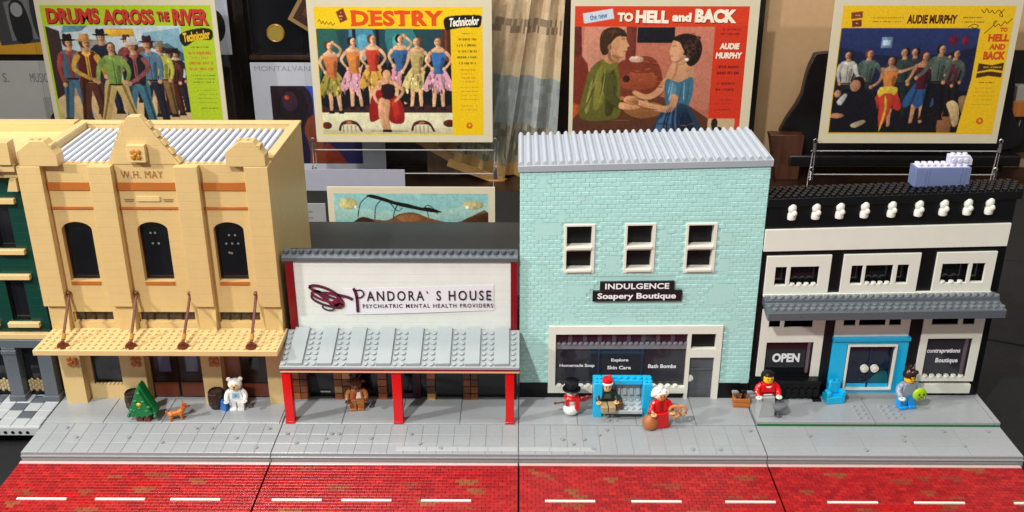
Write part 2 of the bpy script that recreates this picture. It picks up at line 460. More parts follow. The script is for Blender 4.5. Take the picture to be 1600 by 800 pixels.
# neighbouring pavement at the far left
m = MB(); m.box(-112, -64.6, 6.3, 36, -1.3, -.32); m.box(-112, -64.6, 5.6, 6.3, -1.15, -.05)
dk = MB()
for k in range(23):
    for r in range(5):
        a = -64.65-2*(k+1); y = 6.0+r*2
        q = dk if ((k, r) in ((1, 1), (2, 2), (3, 0), (1, 3), (4, 3), (5, 1), (4, 4))) else m
        q.tile(a+.035, a+1.965, y+.03, y+1.97, -.34, .03, .05)
o = struct('pavement', m, LGREY2); o['label'] = 'pale grey pavement plate with dark tiles'
build('dark_tile', dk, DGREY, o)
h = MB()
for k in range(14): h.cyl((-66.2-k, 5.58, -.72), .24, -.03, 'y', 14)
build('beam_hole', h, BLACK, o)

# ================================================================== TAN THEATRE-LIKE BUILDING
B = thing('tan_building', 'tan toy brick building with pointed gable, orange bands and studded canopy', 'toy building', (-48, 13, 0))
T0 = 34.7
wins = [(-60.2, -56.2, 18.3, 26.8), (-50.2, -46.2, 18.3, 26.8), (-40.2, -36.2, 18.3, 26.8)]
trans = [(-60.8, -55.3, 12.1, 13.7), (-51.9, -44.1, 12.1, 13.7), (-41.0, -35.2, 12.1, 13.7)]
low = [(-59.6, -55.0, 2.4, 9.6), (-51.5, -43.9, .1, 9.2), (-41.1, -34.8, .1, 9.2)]
m = MB()
m.wall(-64, -32, .06, T0, 13.2, 14.4, wins+trans+low)
for (a, b, c, d) in wins:                      # arched heads
    cx = (a+b)/2; rr = (b-a)/2
    top = [(a, d), (b, d)]; ar = arc(cx, d-1.15, rr, 0, 180, 12, 1.13)
    m.prism([(b, d-1.15)]+ar[1:7]+[(cx, d), (b, d)], 13.22, 14.38)
    m.prism([(a, d-1.15), (a, d), (cx, d)]+ar[7:-1], 13.22, 14.38)
m.box(-64, -63, 14.4, 33.2, .06, T0); m.box(-33, -32, 14.4, 33.2, .06, T0); m.box(-63, -33, 32.2, 33.2, .06, T0)
m.box(-63, -33, 14.4, 32.2, 32.6, 32.9)
build('wall', m, TAN, B, .04)
m = MB()
for xa, xb in ((-64, -61), (-55, -52), (-44, -41), (-35, -32)):
    q = MB(); q.box(xa, xb, 12.1, 13.19, 15.0, T0)
    q.box(xa+.55 if xa > -64 else xa+.4, xb, 12.55, 13.19, 11.3, 14.99)
    q.prism([(12.55, 11.3), (12.0, 11.3), (12.55, 14.2)], xb-.55, xb, 'x')
    build('pillar', q, TAN, B, .05)
for xa, xb in ((-63.3, -60.4), (-55, -51.6), (-43.8, -41.1), (-34.8, -32.1)):
    q = MB(); q.box(xa, xb, 11.9, 13.19, .06, 10.5)
    build('pillar', q, TANS, B, .05)
m = MB(); m.prism([(-52.4, T0+.01), (-43.4, T0+.01), (-47.3, 40.4), (-47.8, 41.0), (-49.2, 41.0), (-49.7, 40.4)], 13.1, 14.4)
for t in range(5):                                # slope pieces on the raking edges, with gaps
    f0, f1 = t/5+.02, (t+1)/5-.05
    for (xa_, za_, xb_, zb_) in ((-52.4, T0, -49.7, 40.4), (-43.4, T0, -47.3, 40.4)):
        P0 = (xa_+(xb_-xa_)*f0, za_+(zb_-za_)*f0+.02); P1 = (xa_+(xb_-xa_)*f1, za_+(zb_-za_)*f1+.02); sg_ = -1 if xa_ < xb_ else 1
        m.prism([P0, P1, (P1[0]+sg_*.3, P1[1]+.16), (P0[0]+sg_*.3, P0[1]+.16)], 13.2, 14.3)
build('gable', m, TAN, B, .05)
for xa, xb, lab in ((-63.6, -58.6, 0), (-37.2, -32.2, 0)):
    q = MB(); q.prism([(xa, T0+.02), (xb, T0+.02), (xb, 36.2), (xb-1.4, 38.0), (xa+1.9, 38.0), (xa, 36.6)], 12.2, 14.2)
    for x in (xa+.7, xa+1.7): q.stud(x+1.0, 13.0, 38.0)
    q.box(xb-1.1, xb-.5, 12.4, 13.9, 37.0, 37.5)
    build('corner_gablet', q, TAN, B, .05)
for a_, b_ in ((-57.6, 5), (-42.6, 6)):
    m = MB()
    for k in range(b_): m.stud(a_+k, 13.7, T0)
    build('parapet_stud', m, TAND, B)
m = MB(); m.box(-64.1, -62.9, 14.5, 33.3, T0+.01, T0+.4); m.box(-33.1, -31.9, 15, 33.3, T0+.01, T0+.4); m.box(-62.9, -33.1, 32.1, 33.3, T0+.01, T0+.4)
build('parapet', m, TAND, B, .05)
def corrugated(xa, xb, ya, yb, za, zb, pitch, hgt, n=8, th=.3, duty=.78):
    q = MB(); top = []
    k = int(round((xb-xa)/pitch))
    for i in range(k):
        for j in range(n):
            t = j/n
            top.append((xa+(i+t)*pitch, hgt*max(0, math.sin(math.pi*min(1, t/duty)))**.6))
    top.append((xb, 0))
    nn = len(top)
    v = [(x, ya, za+h) for x, h in top]+[(x, yb, zb+h) for x, h in top]+[(x, ya, za-th) for x, h in top]+[(x, yb, zb-th) for x, h in top]
    f = []
    for i in range(nn-1):
        f += [(i, i+1, nn+i+1, nn+i), (2*nn+i+1, 2*nn+i, 3*nn+i, 3*nn+i+1), (i, 2*nn+i, 2*nn+i+1, i+1), (nn+i, nn+i+1, 3*nn+i+1, 3*nn+i)]
    f += [(0, nn, 3*nn, 2*nn), (nn-1, 3*nn-1, 4*nn-1, 2*nn-1)]
    q.add(v, f); return q
rf = build('roof', corrugated(-62.9, -33.1, 14.5, 32.1, 33.5, 33.8, 1.03, .02), plastic('blue_grey_roof', '6E7486', .4), B)
q = MB()
for k in range(29): q.prism([(-62.86+1.03*k, 33.5), (-62.32+1.03*k, 33.5), (-62.36+1.03*k, 33.76), (-62.46+1.03*k, 33.84), (-62.7+1.03*k, 33.84), (-62.82+1.03*k, 33.76)], 14.52, 32.08)
q.v = [(x, y, z+(y-14.5)*.3/17.6+.03) for x, y, z in q.v]
build('roof_ridge', q, ROOFW, rf)
for xa, xb in ((-60.99, -55.01), (-51.99, -44.01), (-40.99, -35.01)):
    q = MB(); q.box(xa, xb, 13.05, 13.19, 31.2, 32.3); build('decorative_band', q, ORANGE, B, .03)
    q = MB(); q.box(xa, xb, 13.05, 13.19, 28.6, 28.95); build('decorative_band', q, ORANGE, B, .02)
q = MB(); q.box(-49.6, -46.6, 13.04, 13.19, 29.7, 30.4); build('name_plaque', q, TAND, B, .03)
m = MB()
for a, b in ((-51.3, -50.0), (-46.2, -44.9)):
    m.box(a, b, 13.12, 13.19, 29.9, 30.0); m.box(a+.1, b-.1, 13.12, 13.19, 29.65, 29.75)
build('trim_line', m, plastic('brown_print', '8A6A45', .4), B)
m = MB(); text(m, 'W.H. MAY', -51.2, -45.8, 32.85, 33.85, 13.12, None, bold=0, spacing=1.1)
build('lettering', m, plastic('rust_print', 'A0622F', .45), B, smooth=0)
m = MB(); m.box(-49.65, -47.35, 12.3, 13.09, 35.2, 37.5); e = build('emblem', m, TAND, B, .06)
def flower(c, y, r, n=4):
    q = MB()
    for k in range(n):
        a = math.pi/4+2*math.pi*k/n; q.ball((c[0]+r*.62*math.cos(a), y, c[1]+r*.62*math.sin(a)), (r*.5, .14, r*.5), 10, 6)
    q.ball((c[0], y-.1, c[1]), (r*.32, .14, r*.32), 10, 6); return q
build('rosette', flower((-48.55, 36.3), 12.2, .75), GOLD, e)
for (a, b, c, d) in wins:
    q = MB(); q.wall(a, b, c, d, 14.05, 14.35, [(a+.22, b-.22, c+.22, d-.7)]); f = build('window', q, DKBROWN, B)
    q = MB(); q.box(a+.1, b-.1, 14.2, 14.25, c+.1, d-.3); build('pane', q, GLASSD, f)
    q = MB(); q.box(a+.02, b-.02, 13.08, 14.04, c-.55, c-.02); build('sill', q, ORANGE, f, .05)
    if a > -55:
        q = MB()
        for dx_, dz_ in (((1.3, 1.9), (1.9, 1.9), (1.4, 3.4), (2.2, 3.4)) if a < -45 else ((1.7, 2.2), (2.5, 2.2), (1.2, 3.4), (2.0, 3.4), (2.8, 3.4), (1.5, 4.7), (1.8, 4.8))): q.cyl((a+dx_, 14.18, d-dz_), .15, -.04, 'y', 10)
        build('pane_stud', q, plastic('dull_stud', '8A8A86', .3), f)
for i, (a, b, c, d) in enumerate(trans):
    q = MB(); q.frame(a, b, c, d, 13.6, 14.0, .18); f = build('transom_window', q, TANS, B)
    q = MB(); q.box(a+.1, b-.1, 13.8, 13.86, c+.1, d-.1); build('pane', q, plastic('amber_dark_glass', '3E352A', .12, vary=.35), f)
    q = MB()
    for k in range(1, 4): q.box(a+(b-a)*k/4-.12, a+(b-a)*k/4+.12, 13.65, 13.78, c+.15, d-.15)
    build('mullion', q, DKBROWN, f)
a, b, c, d = low[0]
q = MB(); q.frame(a, b, c, d, 13.5, 14.0, .2); f = build('window', q, DKBROWN, B)
q = MB(); q.box(a+.1, b-.1, 13.75, 13.8, c+.1, d-.1); build('pane', q, GLASSP, f)
q = MB()
for k in range(8): q.stud(a+.4+k*.55, 13.35, c, 10, .26, .2)
build('sill', q, TANS, f)
a, b, c, d = low[1]
for k in range(2):
    xa = a+.05+k*(b-a)/2; xb = a-.05+(k+1)*(b-a)/2
    q = MB(); q.wall(xa, xb, c, d, 13.6, 13.95, [(xa+1.0, xb-.95, 4.1, 8.6)]); f = build('door', q, DKBROWN, B, .03)
    q = MB(); q.box(xa+.9, xb-.85, 13.75, 13.8, 4.0, 8.7); build('door_window', q, LAV, f)
    q = MB(); q.box(xa+.15, xb-.15, 13.45, 13.6, .35, 2.6); build('kick_panel', q, BROWN, f, .04)
a, b, c, d = low[2]
q = MB(); q.box(-41.1, -38.9, 13.5, 13.9, .1, d); build('side_panel', q, plastic('medium_brown_plastic', '8A5230', .3), B, .03)
q = MB(); q.box(-38.85, b, 13.6, 13.95, .1, d); f = build('door', q, DKBROWN, B, .03)
q = MB(); q.box(-37.6, -36.2, 13.5, 13.6, 4.6, 6.6); build('door_window', q, GLASSD, f)
q = MB(); q.box(-38.7, b-.15, 13.45, 13.6, .35, 2.4); build('kick_panel', q, BROWN, f, .04)
for x in (-61.5, -52.7, -41.9): build('rosette', flower((x, 6.7), 11.75, .8), ORANGE, B)
q = MB(); q.box(-63.75, -31.6, 6.5, 13.15, 10.55, 11.3); cn = build('canopy', q, TAND, B, .05)
q = MB()
for i in range(32):
    for j in range(6): q.stud(-63.2+i*1.0, 7.05+j*1.0, 11.3)
build('canopy_stud', q, TAND, cn)
for xt, xb in ((-60.7, -60.1), (-51.6, -51.1), (-44.3, -44.2), (-35.4, -35.2)):
    q = MB(); q.tube([(xt, 13.0, 16.6), ((xt+xb)/2, 10.3, 14.2), (xb, 7.6, 12.0)], .2, 8); q.ball((xt, 12.9, 16.6), .36, 10, 8)
    f = build('support_rod', q, BROWN, B)
    q = MB(); q.cyl((xb, 7.5, 11.3), .75, .3, n=12); q.cyl((xb, 7.5, 11.55), .34, .5, n=10); q.box(xb-.55, xb+.55, 7.2, 7.6, 11.6, 11.9)
    build('rod_foot', q, BROWN, f)
    q = MB(); q.tube([(xb, 7.9, 12.2), (xb, 8.5, 12.75)], .28, 8); build('rod_sleeve', q, GOLD, f)

# ================================================================== GREEN CORNER BUILDING (left edge)
B = thing('green_building', 'dark green toy brick building with tan sills and grey columns, cut by left edge', 'toy building', (-80, 14, 0))
gw = [(-69.2, -66.9, 22.9, 29.2), (-69.4, -66.9, 12.1, 18.4), (-75.5, -72.5, 22.9, 29.2), (-75.5, -72.5, 12.1, 18.4)]
m = MB(); m.wall(-96, -64.5, 10.4, 33.0, 13.6, 14.8, gw); m.box(-65.5, -64.5, 14.8, 33, 10.4, 33.0); m.box(-96, -65.5, 32, 33, 10.4, 33)
build('wall', m, GREEN, B, .04)
for (a, b, c, d) in gw:
    q = MB(); q.frame(a, b, c, d, 14.0, 14.4, .25); f = build('window', q, BLACK, B)
    q = MB(); q.box(a, b, 14.2, 14.25, c, d); build('pane', q, GLASSD, f)
    q = MB(); q.box(a-.5, b+1.3, 12.9, 13.59, c-.75, c-.05); build('sill', q, TAND, f, .05)
    q = MB(); q.box(a-.5, b+1.3, 12.9, 13.59, d+.1, d+.8); build('lintel', q, TAND, f, .05)
m = MB(); m.box(-96, -64.3, 12.6, 14.8, 33.02, 34.0); m.box(-96, -64.2, 12.0, 15.5, 34.01, 35.0)
m.box(-66.2, -64.3, 11.7, 13.5, 35.01, 38.0); m.box(-96, -64.4, 31.2, 33.2, 33.02, 35.2)
m.prism([(-65.9, 31.2), (-64.5, 31.2), (-64.5, 33.0), (-65.3, 33.0)], 12.4, 13.5)
for x in range(-80, -66): m.stud(x+.3, 13.6, 35.0)
build('cornice', m, TAN, B, .05)
m = MB(); m.box(-95, -65, 15.5, 31.2, 33.5, 33.9); build('roof', m, TAND, B)
for k in range(4):
    q = MB(); q.ball((-66.6-1.3*k*3, 11.9, 34.2), (.5, .5, .7), 10, 8); build('finial', q, GOLD, B)
m = MB(); m.box(-96, -64.5, 12.9, 14.8, 9.6, 10.38); build('string_course', m, TAND, B, .05)
m = MB(); m.box(-96, -64.5, 12.6, 14.8, 8.4, 9.58); m.box(-96, -64.5, 13.3, 15, 8.0, 8.39); build('fascia', m, DGREY, B, .05)
for xa in (-66.6, -71.4, -78.0):
    q = MB(); q.box(xa, xa+1.9, 12.6, 14.6, .05, 8.39); q.box(xa-.2, xa+2.1, 12.3, 14.7, .05, .9); q.box(xa-.1, xa+2.0, 12.45, 14.65, 7.4, 8.0)
    build('column', q, DGREY, B, .05)
m = MB(); m.box(-96, -64.6, 14.2, 14.4, .05, 8.0); f = build('shop_window', m, GLASSD, B)
for x0_, n_ in ((-69.2, 8), (-74.0, 5)):
    q = MB()
    for k in range(n_):
        for j in range(3): q.ball((x0_+.42*k, 14.05, 1.0+j*.62+(.3 if k % 2 else 0)), (.26, .12, .34), 8, 6)
    build('lattice', q, plastic('beige_lattice', 'A8926A', .4), f)

# ================================================================== WHITE BUILDING WITH GREY CANOPY
B = thing('white_building', 'white toy building with red posts, grey ribbed canopy and scribble logo sign', 'toy building', (-16, 13.5, 0))
m = MB(); m.box(-30.2, -1.1, 13.5, 14.4, 10.8, 21.2); build('wall', m, WHITE, B, .04)
for xa, xb in ((-31.25, -30.21), (-1.09, -.25)):
    q = MB(); q.box(xa, xb, 13.3, 14.4, 9.8, 21.2); build('trim_post', q, DRED, B, .05)
m = MB(); m.prism([(13.2, 21.21), (14.9, 21.21), (14.9, 22.35), (14.3, 22.35), (13.2, 21.75)], -31.6, -.15, 'x')
for k in range(31): m.stud(-31.05+k, 14.0, 22.2, 12, .36, .42)
build('roof_edge', m, DGREY, B, .04)
m = MB(); m.box(-31.4, -.3, 14.45, 18.0, 20.2, 21.2); build('roof', m, CHAR, B, .04)
for xa, xb in ((-31.4, -30.6), (-1.1, -.3)):
    q = MB(); q.box(xa, xb, 14.45, 18.0, .1, 20.19); build('side_wall', q, CHAR, B)
m = MB(); m.box(-30.9, -.3, 14.0, 14.3, .1, 10.79); build('shop_window', m, GLASSD, B)
cols = [hexl(c) for c in ('5A3320', '7A4426', 'B0642C', 'D9A564', '8E4A22', '6E5040')]
for xa, xb in ((-31.8, -29.6), (-25.9, -23.6), (-19.8, -18.5), (-12.9, -11.7), (-7.8, -5.7)):
    q = MB(); n = 1 if xb-xa < 1.6 else 2
    for k in range(8):
        for j in range(n):
            wd = (xb-xa)/n; top = k > 4
            q.face_tile(xa+j*wd, xa+(j+1)*wd, .06+k*1.1, .06+(k+1)*1.1-.03, 13.1, 13.95, .05, random.choice(cols[:2] if top else cols))
    build('brick_pillar', q, MIXB, B)
m = MB(); m.box(-14.9, -13.8, 13.4, 13.95, .1, 9); m.box(-17.6, -14.91, 13.5, 13.95, .1, .9); build('door_frame', m, plastic('maroon_plastic', '3E0D1C', .3), B, .04)
m = MB(); m.box(-1.5, -.3, 13.2, 14.3, .1, 9.5); build('trim_post', m, plastic('maroon_plastic', '3E0D1C', .3), B, .04)
m = MB(); m.box(-28.0, -26.6, 13.7, 13.98, .9, 1.1); build('door_handle', m, WHITES, B)
# sloping canopy
def slope(y): return 9.0+(y-6.5)*(11.15-9.0)/7.0
ya, yb = 6.5, 13.28
m = MB()
m.prism([(ya, slope(ya)-.35), (yb, slope(yb)-.35), (yb, slope(yb)), (ya, slope(ya))], -31.55, .1, 'x')
cn = build('canopy', m, AWN, B, .04)
q = MB(); s = MB(); x = -31.55
ang = math.atan2(2.15, 7.0)
for k in range(8):
    xs = x+1+k*3.9
    q.prism([(ya+.25, slope(ya+.25)+.02), (yb, slope(yb)+.02), (yb, slope(yb)+.4), (ya+.25, slope(ya+.25)+.4)], xs, xs+1.98, 'x')
build('ribbed_panel', q, AWN, cn, .05)
def slopestud(mb, x, y):
    n = 10; vs = []
    nz = Vector((0, -math.sin(ang), math.cos(ang))); ty = Vector((0, math.cos(ang), math.sin(ang)))
    c0 = Vector((x, y, slope(y)))
    for d, r in ((0, .3), (.2, .3), (.23, .26)):
        for i in range(n):
            a = 2*math.pi*i/n; vs.append(c0+Vector((math.cos(a)*r, 0, 0))+ty*math.sin(a)*r+nz*d)
    f = [(k*n+i, k*n+(i+1) % n, (k+1)*n+(i+1) % n, (k+1)*n+i) for k in range(2) for i in range(n)]+[tuple(range(2*n, 3*n))]
    mb.add(vs, f)
for k in range(9):
    for xx in ((0.5,) if k == 0 else (3.5, 4.45)):
        px = x+xx+(k-1)*3.9 if k else x+.5
        if k == 8 and xx > 4: continue
        for j in range(7): slopestud(s, px, 7.0+j*.93)
build('canopy_stud', s, AWN, cn)
m = MB(); m.box(-31.55, .1, 6.55, 7.6, 8.42, 8.63); build('canopy_trim', m, DRED, cn)
m = MB(); m.box(-31.5, .1, 6.6, 7.8, 8.1, 8.41); build('canopy_beam', m, plastic('warm_tan_beam', 'D9B48C', .3), cn)
for xa, xb in ((-31.5, -30.3), (-16.85, -15.6), (-1.75, -.6)):
    q = MB(); q.box(xa, xb, 6.9, 8.0, .06, 8.09); q.box(xa-.06, xb+.06, 6.84, 8.06, .06, .4); build('canopy_post', q, RED, B, .06)
# paper sign, slightly curled
sg = MB()
n = 24
pts = [(-23.6+20.2*i/n) for i in range(n+1)]
v = []
for x in pts:
    t = (x+23.6)/20.2; b = .04+.10*math.sin(math.pi*t)
    v += [(x, 13.48-b, 13.25+.75*t), (x, 13.48-b, 16.9+.9*t+.25*(1-t))]
sg.keep = True; sg.add(v, [(2*i, 2*i+2, 2*i+3, 2*i+1) for i in range(n)])
v2 = [(p[0], p[1]+.03, p[2]) for p in v]; sg.add(v2, [(2*i+1, 2*i+3, 2*i+2, 2*i) for i in range(n)])
sg.add(v+v2, [(2*i+1, 2*i+3, 2*n+2+2*i+3, 2*n+2+2*i+1) for i in range(n)]+[(2*i+2, 2*i, 2*n+2+2*i, 2*n+2+2*i+2) for i in range(n)])
sgn = build('paper_sign', sg, plastic('white_paper', 'DDDDDF', .6), B)
m = MB(); ink = hexl('33202C'); mar = hexl('6E2038')
y = 13.31
text(m, 'ANDORA` S HOUSE', -20.6, -3.75, 15.45, 16.95, y, ink, bold=.018, spacing=1.32, rot=.6)
scribble(m, [(-22.3, 17.3), (-22.0, 16.4), (-21.9, 15.2), (-21.9, 13.7)], .42, y, hexl('4A1A30'))
scribble(m, [(-22.1, 16.9), (-21.3, 17.0), (-20.95, 16.4), (-21.4, 15.9), (-22.0, 15.9)], .22, y, hexl('4A1A30'))
build('lettering', m, PRINT, sgn, smooth=0); m = MB()
text(m, 'PSYCHIATRIC MENTAL HEALTH PROVIDERS', -21.2, -3.5, 14.4, 15.0, y, ink, bold=.02, spacing=1.25, rot=.6)
build('lettering', m, PRINT, sgn, smooth=0)
m = MB(); y = 13.33
X = lambda p: -28.3-.0+(p[0]-484)/11.35
Zz = lambda p: 17.9-(p[1]-441.5)/11.0
L = lambda pts: [(X(p), Zz(p)) for p in pts]
scribble(m, L([(484, 446), (492, 444), (503, 446), (515, 451), (526, 459), (532, 467), (534, 476), (528, 480), (519, 477), (510, 468), (498, 457), (488, 450), (484, 446)]), .42, y, hexl('5A1C36'))
scribble(m, L([(487, 449), (500, 455), (512, 456), (524, 460), (530, 470), (524, 474), (512, 470), (500, 466), (490, 460), (488, 456), (496, 453), (506, 458), (512, 466)]), .36, y-.015, mar)
scribble(m, L([(490, 457), (487, 462), (491, 468), (502, 474), (515, 478), (524, 480), (531, 477), (533, 470), (524, 466), (514, 462), (502, 455)]), .34, y-.03, hexl('4A2436'))
scribble(m, L([(504, 475), (503, 480), (509, 484), (518, 484), (523, 480), (530, 478)]), .24, y-.015, hexl('40303A'))
scribble(m, L([(518, 458), (530, 460), (542, 463), (550, 467)]), .45, y, hexl('5A2038'))
scribble(m, L([(521, 478), (528, 475), (534, 476), (530, 470), (524, 476), (519, 472), (526, 468)]), .5, y-.045, hexl('7A1E3A'))
build('scribble_logo', m, PRINT, sgn, smooth=0)

# ================================================================== MINT BUILDING
MB.warp = lambda p: (p[0], p[1], p[2]*(1+.026*max(0, p[0])/32))
B = thing('mint_building', 'mint green toy brick building with ribbed pale roof and black base', 'toy building', (16, 14, 0))
mw = [(5.95, 10.05, 19.2, 26.2), (13.95, 18.05, 19.2, 26.2), (22.0, 26.1, 19.1, 26.1)]
store = (4.1, 28.0, .08, 11.4)
MC = hexl('AEDAD2'); m = MB(); m.wall(.1, 32.3, 2.45, 33.5, 14.0, 15.0, mw+[(4.1, 28.0, 2.4, 11.4)], MC)
m.box(.1, 1.1, 15.0, 27.5, .08, 33.5, MC); m.box(31.3, 32.3, 15.0, 27.5, .08, 33.5, MC); m.box(1.1, 31.3, 26.5, 27.5, .08, 33.5, MC)
occ = mw+[(4.1, 28.0, 0, 11.4), (10.7, 21.1, 16.6, 18.2), (9.8, 22.2, 14.9, 16.7)]
smooth_p = [(random.uniform(.5, 29), random.uniform(3, 32), random.uniform(1.2, 4), random.uniform(1.1, 2.4)) for _ in range(30)]
def brickface(mb, x0, x1, z0, z1):
    row = 0; z = z0; mc = lambda: lin(hexl('AEDAD2'), random.uniform(.96, 1.03))
    while z < z1-.2:
        x = x0-(.5 if row % 2 else 0)
        while x < x1-.02:
            a, b = max(x, x0), min(x+1.0, x1); x += 1.0
            if b-a < .15: continue
            cx, cz = (a+b)/2, z+.3
            if any(h[0]-.3 < cx < h[1]+.3 and h[2]-.2 < cz < h[3]+.2 for h in occ): continue
            if any(p[0] < cx < p[0]+p[2] and p[1] < cz < p[1]+p[3] for p in smooth_p) or random.random() < .03:
                mb.face_tile(a, b, z, min(z+.6, z1), 13.93, 14.0, .0, hexl('AEDAD2')); continue
            mb.face_tile(a+.02, b-.02, z+.02, min(z+.6, z1)-.02, 13.93+random.uniform(-.018, .018), 14.0, .05, mc())
        z += .6; row += 1
brickface(m, .1, 32.3, 2.45, 33.5)
build('wall', m, MINTM, B)
m = MB(); m.wall(.1, 32.3, .08, 2.44, 13.9, 15.0, [(4.1, 28.0, .07, 2.45)]); m.box(4.11, 23.0, 13.95, 15.0, .08, 1.0)
build('base', m, BLACK, B, .04)
m = MB(); m.box(-.15, 32.55, 13.75, 15.0, 33.52, 34.4); build('fascia', m, plastic('mid_grey_plastic', '9DA2A8', .3), B, .06)
build('roof', corrugated(-.15, 32.55, 13.9, 27.8, 34.42, 34.42, 32.7/31, .5, 10, .2, .7), ROOFG, B)
for (a, b, c, d) in mw:
    md_ = (c+d)/2
    q = MB(); q.wall(a, b, c, d, 13.82, 15.2, [(a+.35, b-.45, md_+.35, d-.3), (a+.35, b-.45, c+.6, md_-.25)])
    f = build('window', q, WHITES, B, .04)
    q = MB(); q.box(a+.2, b-.2, 15.21, 15.25, c+.1, d-.1); build('pane', q, BLACK, f)
    for zz in (md_, c+.25):
        q = MB(); q.box(a+.34, b-.44, 13.6, 15.1, zz, zz+.33); build('sill', q, WHITES, f, .03)
m = MB(); m.box(10.9, 20.9, 13.62, 13.92, 16.72, 18.05); m.box(9.95, 22.0, 13.62, 13.92, 15.15, 16.7); sb = build('sign_board', m, plastic('sign_black', '17171A', .35), B, .03)
m = MB(); wc = hexl('F2F2F4')
text(m, 'INDULGENCE', 11.6, 20.2, 16.95, 17.8, 13.58, None, bold=.028, spacing=1.05); build('lettering', m, plastic('white_print', 'EDEDED', .4), sb, smooth=0); m = MB()
text(m, 'Soapery Boutique', 10.6, 21.2, 15.28, 16.4, 13.58, None, bold=.03)
build('lettering', m, plastic('white_print', 'EDEDED', .4), sb, smooth=0)
# shop front
m = MB(); m.wall(4.1, 28.0, 1.0, 11.4, 13.6, 14.6, [(5.1, 23.25, 1.95, 10.2), (23.75, 27.15, 7.9, 10.2), (23.75, 27.15, .99, 6.6)])
m.box(23.26, 23.74, 13.6, 14.6, .1, .99); m.box(27.16, 28.0, 13.6, 14.6, .1, .99)
for k in range(17): m.stud(5.7+k*1.02, 13.9, 1.93, 10, .36, .3)
sf = build('shop_front_frame', m, WHITES, B, .05)
for k in range(3):
    xa = 5.1+k*6.05; q = MB(); q.box(xa+.02, xa+6.03, 14.25, 14.32, 1.95, 7.75); pn = build('window_pane', q, GLASSP, sf)
for tx_, a_, b_, c_, d_ in (('Homemade Soap', 5.7, 10.6, 4.7, 5.3), ('Explore', 12.9, 15.3, 5.55, 6.15), ('Skin Care', 12.4, 15.7, 4.45, 5.0), ('Bath Bombs', 18.1, 22.0, 4.65, 5.25)):
    m = MB(); text(m, tx_, a_, b_, c_, d_, 14.2, None, bold=.03); build('lettering', m, plastic('white_print', 'EDEDED', .4), sf, smooth=0)
q = MB(); q.box(5.1, 23.25, 14.25, 14.32, 8.55, 10.2); up = build('upper_pane', q, plastic('purple_glass', '2A1E2E', .12, vary=.3), sf)
q = MB()
for k in range(1, 9): q.box(5.1+k*2.02-.28, 5.1+k*2.02+.28, 14.12, 14.24, 8.6, 10.2)
build('mullion', q, plastic('purple_grey_plastic', '4A4450', .25), up)
q = MB(); q.box(5.1, 23.25, 13.95, 14.3, 7.76, 8.54)
for k in range(24): q.stud(5.5+k*.77, 14.05, 8.5, 8, .3, .25)
build('glazing_bar', q, plastic('smoky_grey_clear', '77767C', .12, vary=.4), sf)
for k in (1, 2):
    q = MB(); xx = 5.1+k*6.05; q.box(xx-.12, xx+.12, 14.1, 14.24, 1.95, 7.75); build('mullion', q, plastic('navy_grey_plastic', '33364A', .2), sf)
q = MB(); q.box(23.7, 27.2, 14.35, 14.42, 7.8, 10.3); build('transom_pane', q, BLACK, sf)
q = MB(); q.box(23.76, 27.14, 14.15, 14.3, .1, 6.58); q.box(23.76, 27.14, 14.0, 14.15, 4.4, 4.75); q.box(24.2, 26.7, 14.08, 14.14, .5, 1.2); dr = build('door', q, plastic('grey_door_glass', '505258', .14, vary=.35), sf, .03)
q = MB(); q.cyl((23.95, 13.95, 3.15), .55, .3, 'y', 16); q.cyl((23.95, 13.75, 3.15), .3, .22, 'y', 12); build('door_handle', q, WHITES, dr)
MB.warp = None

# ================================================================== BLACK AND WHITE BUILDING (right)
MB.warp = lambda p: (p[0], p[1], p[2]*(1+.04*(p[0]-32)/32))
B = thing('black_white_building', 'black and white toy brick building with white corbels and dark grey awning', 'toy building', (48, 14, 0))
Z0 = .68
pan = [(33.0, 41.6), (43.2, 53.4), (55.5, 63.4)]
m = MB()
m.wall(32.45, 64.6, Z0, 29.0, 14.1, 15.2, [(34.3, 35.8, 17.6, 20.3), (36.3, 40.1, 17.6, 20.3), (44.4, 45.9, 17.6, 20.3), (46.3, 49.9, 17.6, 20.3), (50.5, 52.0, 17.6, 20.3), (56.4, 59.9, 17.6, 20.3), (60.4, 62.1, 17.6, 20.3), (34.0, 40.9, 3.6, 9.2), (45.4, 52.2, .8, 8.7), (56.3, 62.5, 3.6, 9.5)])
m.box(32.45, 33.4, 15.2, 21, Z0, 25.5); m.box(63.6, 64.6, 15.2, 21, Z0, 25.5); m.box(33.4, 63.6, 20, 21, Z0, 25.5)
build('wall', m, BLACK, B, .03)
m = MB(); m.box(32.3, 65.0, 13.6, 18.2, 28.95, 30.0)
for r in range(5):
    for k in range(33): m.stud(32.8+k+(.5 if r % 2 else 0), 14.1+r*.85, 30.0, 10, .36, .3)
build('parapet', m, BLACK, B, .04)
m = MB(); m.box(33.4, 63.6, 15.21, 20, 24.5, 25.0); build('roof', m, CHAR, B)
for x in (35.6, 38.7, 41.8, 45.0, 48.5, 52.0, 55.2, 58.3, 61.1):
    q = MB()
    q.lathe((x, 13.8, 27.0), [(.4, 0), (.6, .1), (.64, .4), (.6, .85), (.46, 1.05), (.56, 1.2), (.62, 1.55), (.56, 1.95), (.3, 2.2)], 14, sx=.9, sy=.8); q.ball((x+.22, 13.35, 28.0), (.34, .3, .4), 10, 8)
    build('corbel', q, WHITES, B)
m = MB(); m.box(32.4, 64.4, 13.7, 14.09, 22.6, 25.7); build('white_band', m, WHITES, B, .06)
up_w = [[(34.3, 35.8), (36.3, 40.1)], [(44.4, 45.9), (46.3, 49.9), (50.5, 52.0)], [(56.4, 59.9), (60.4, 62.1)]]
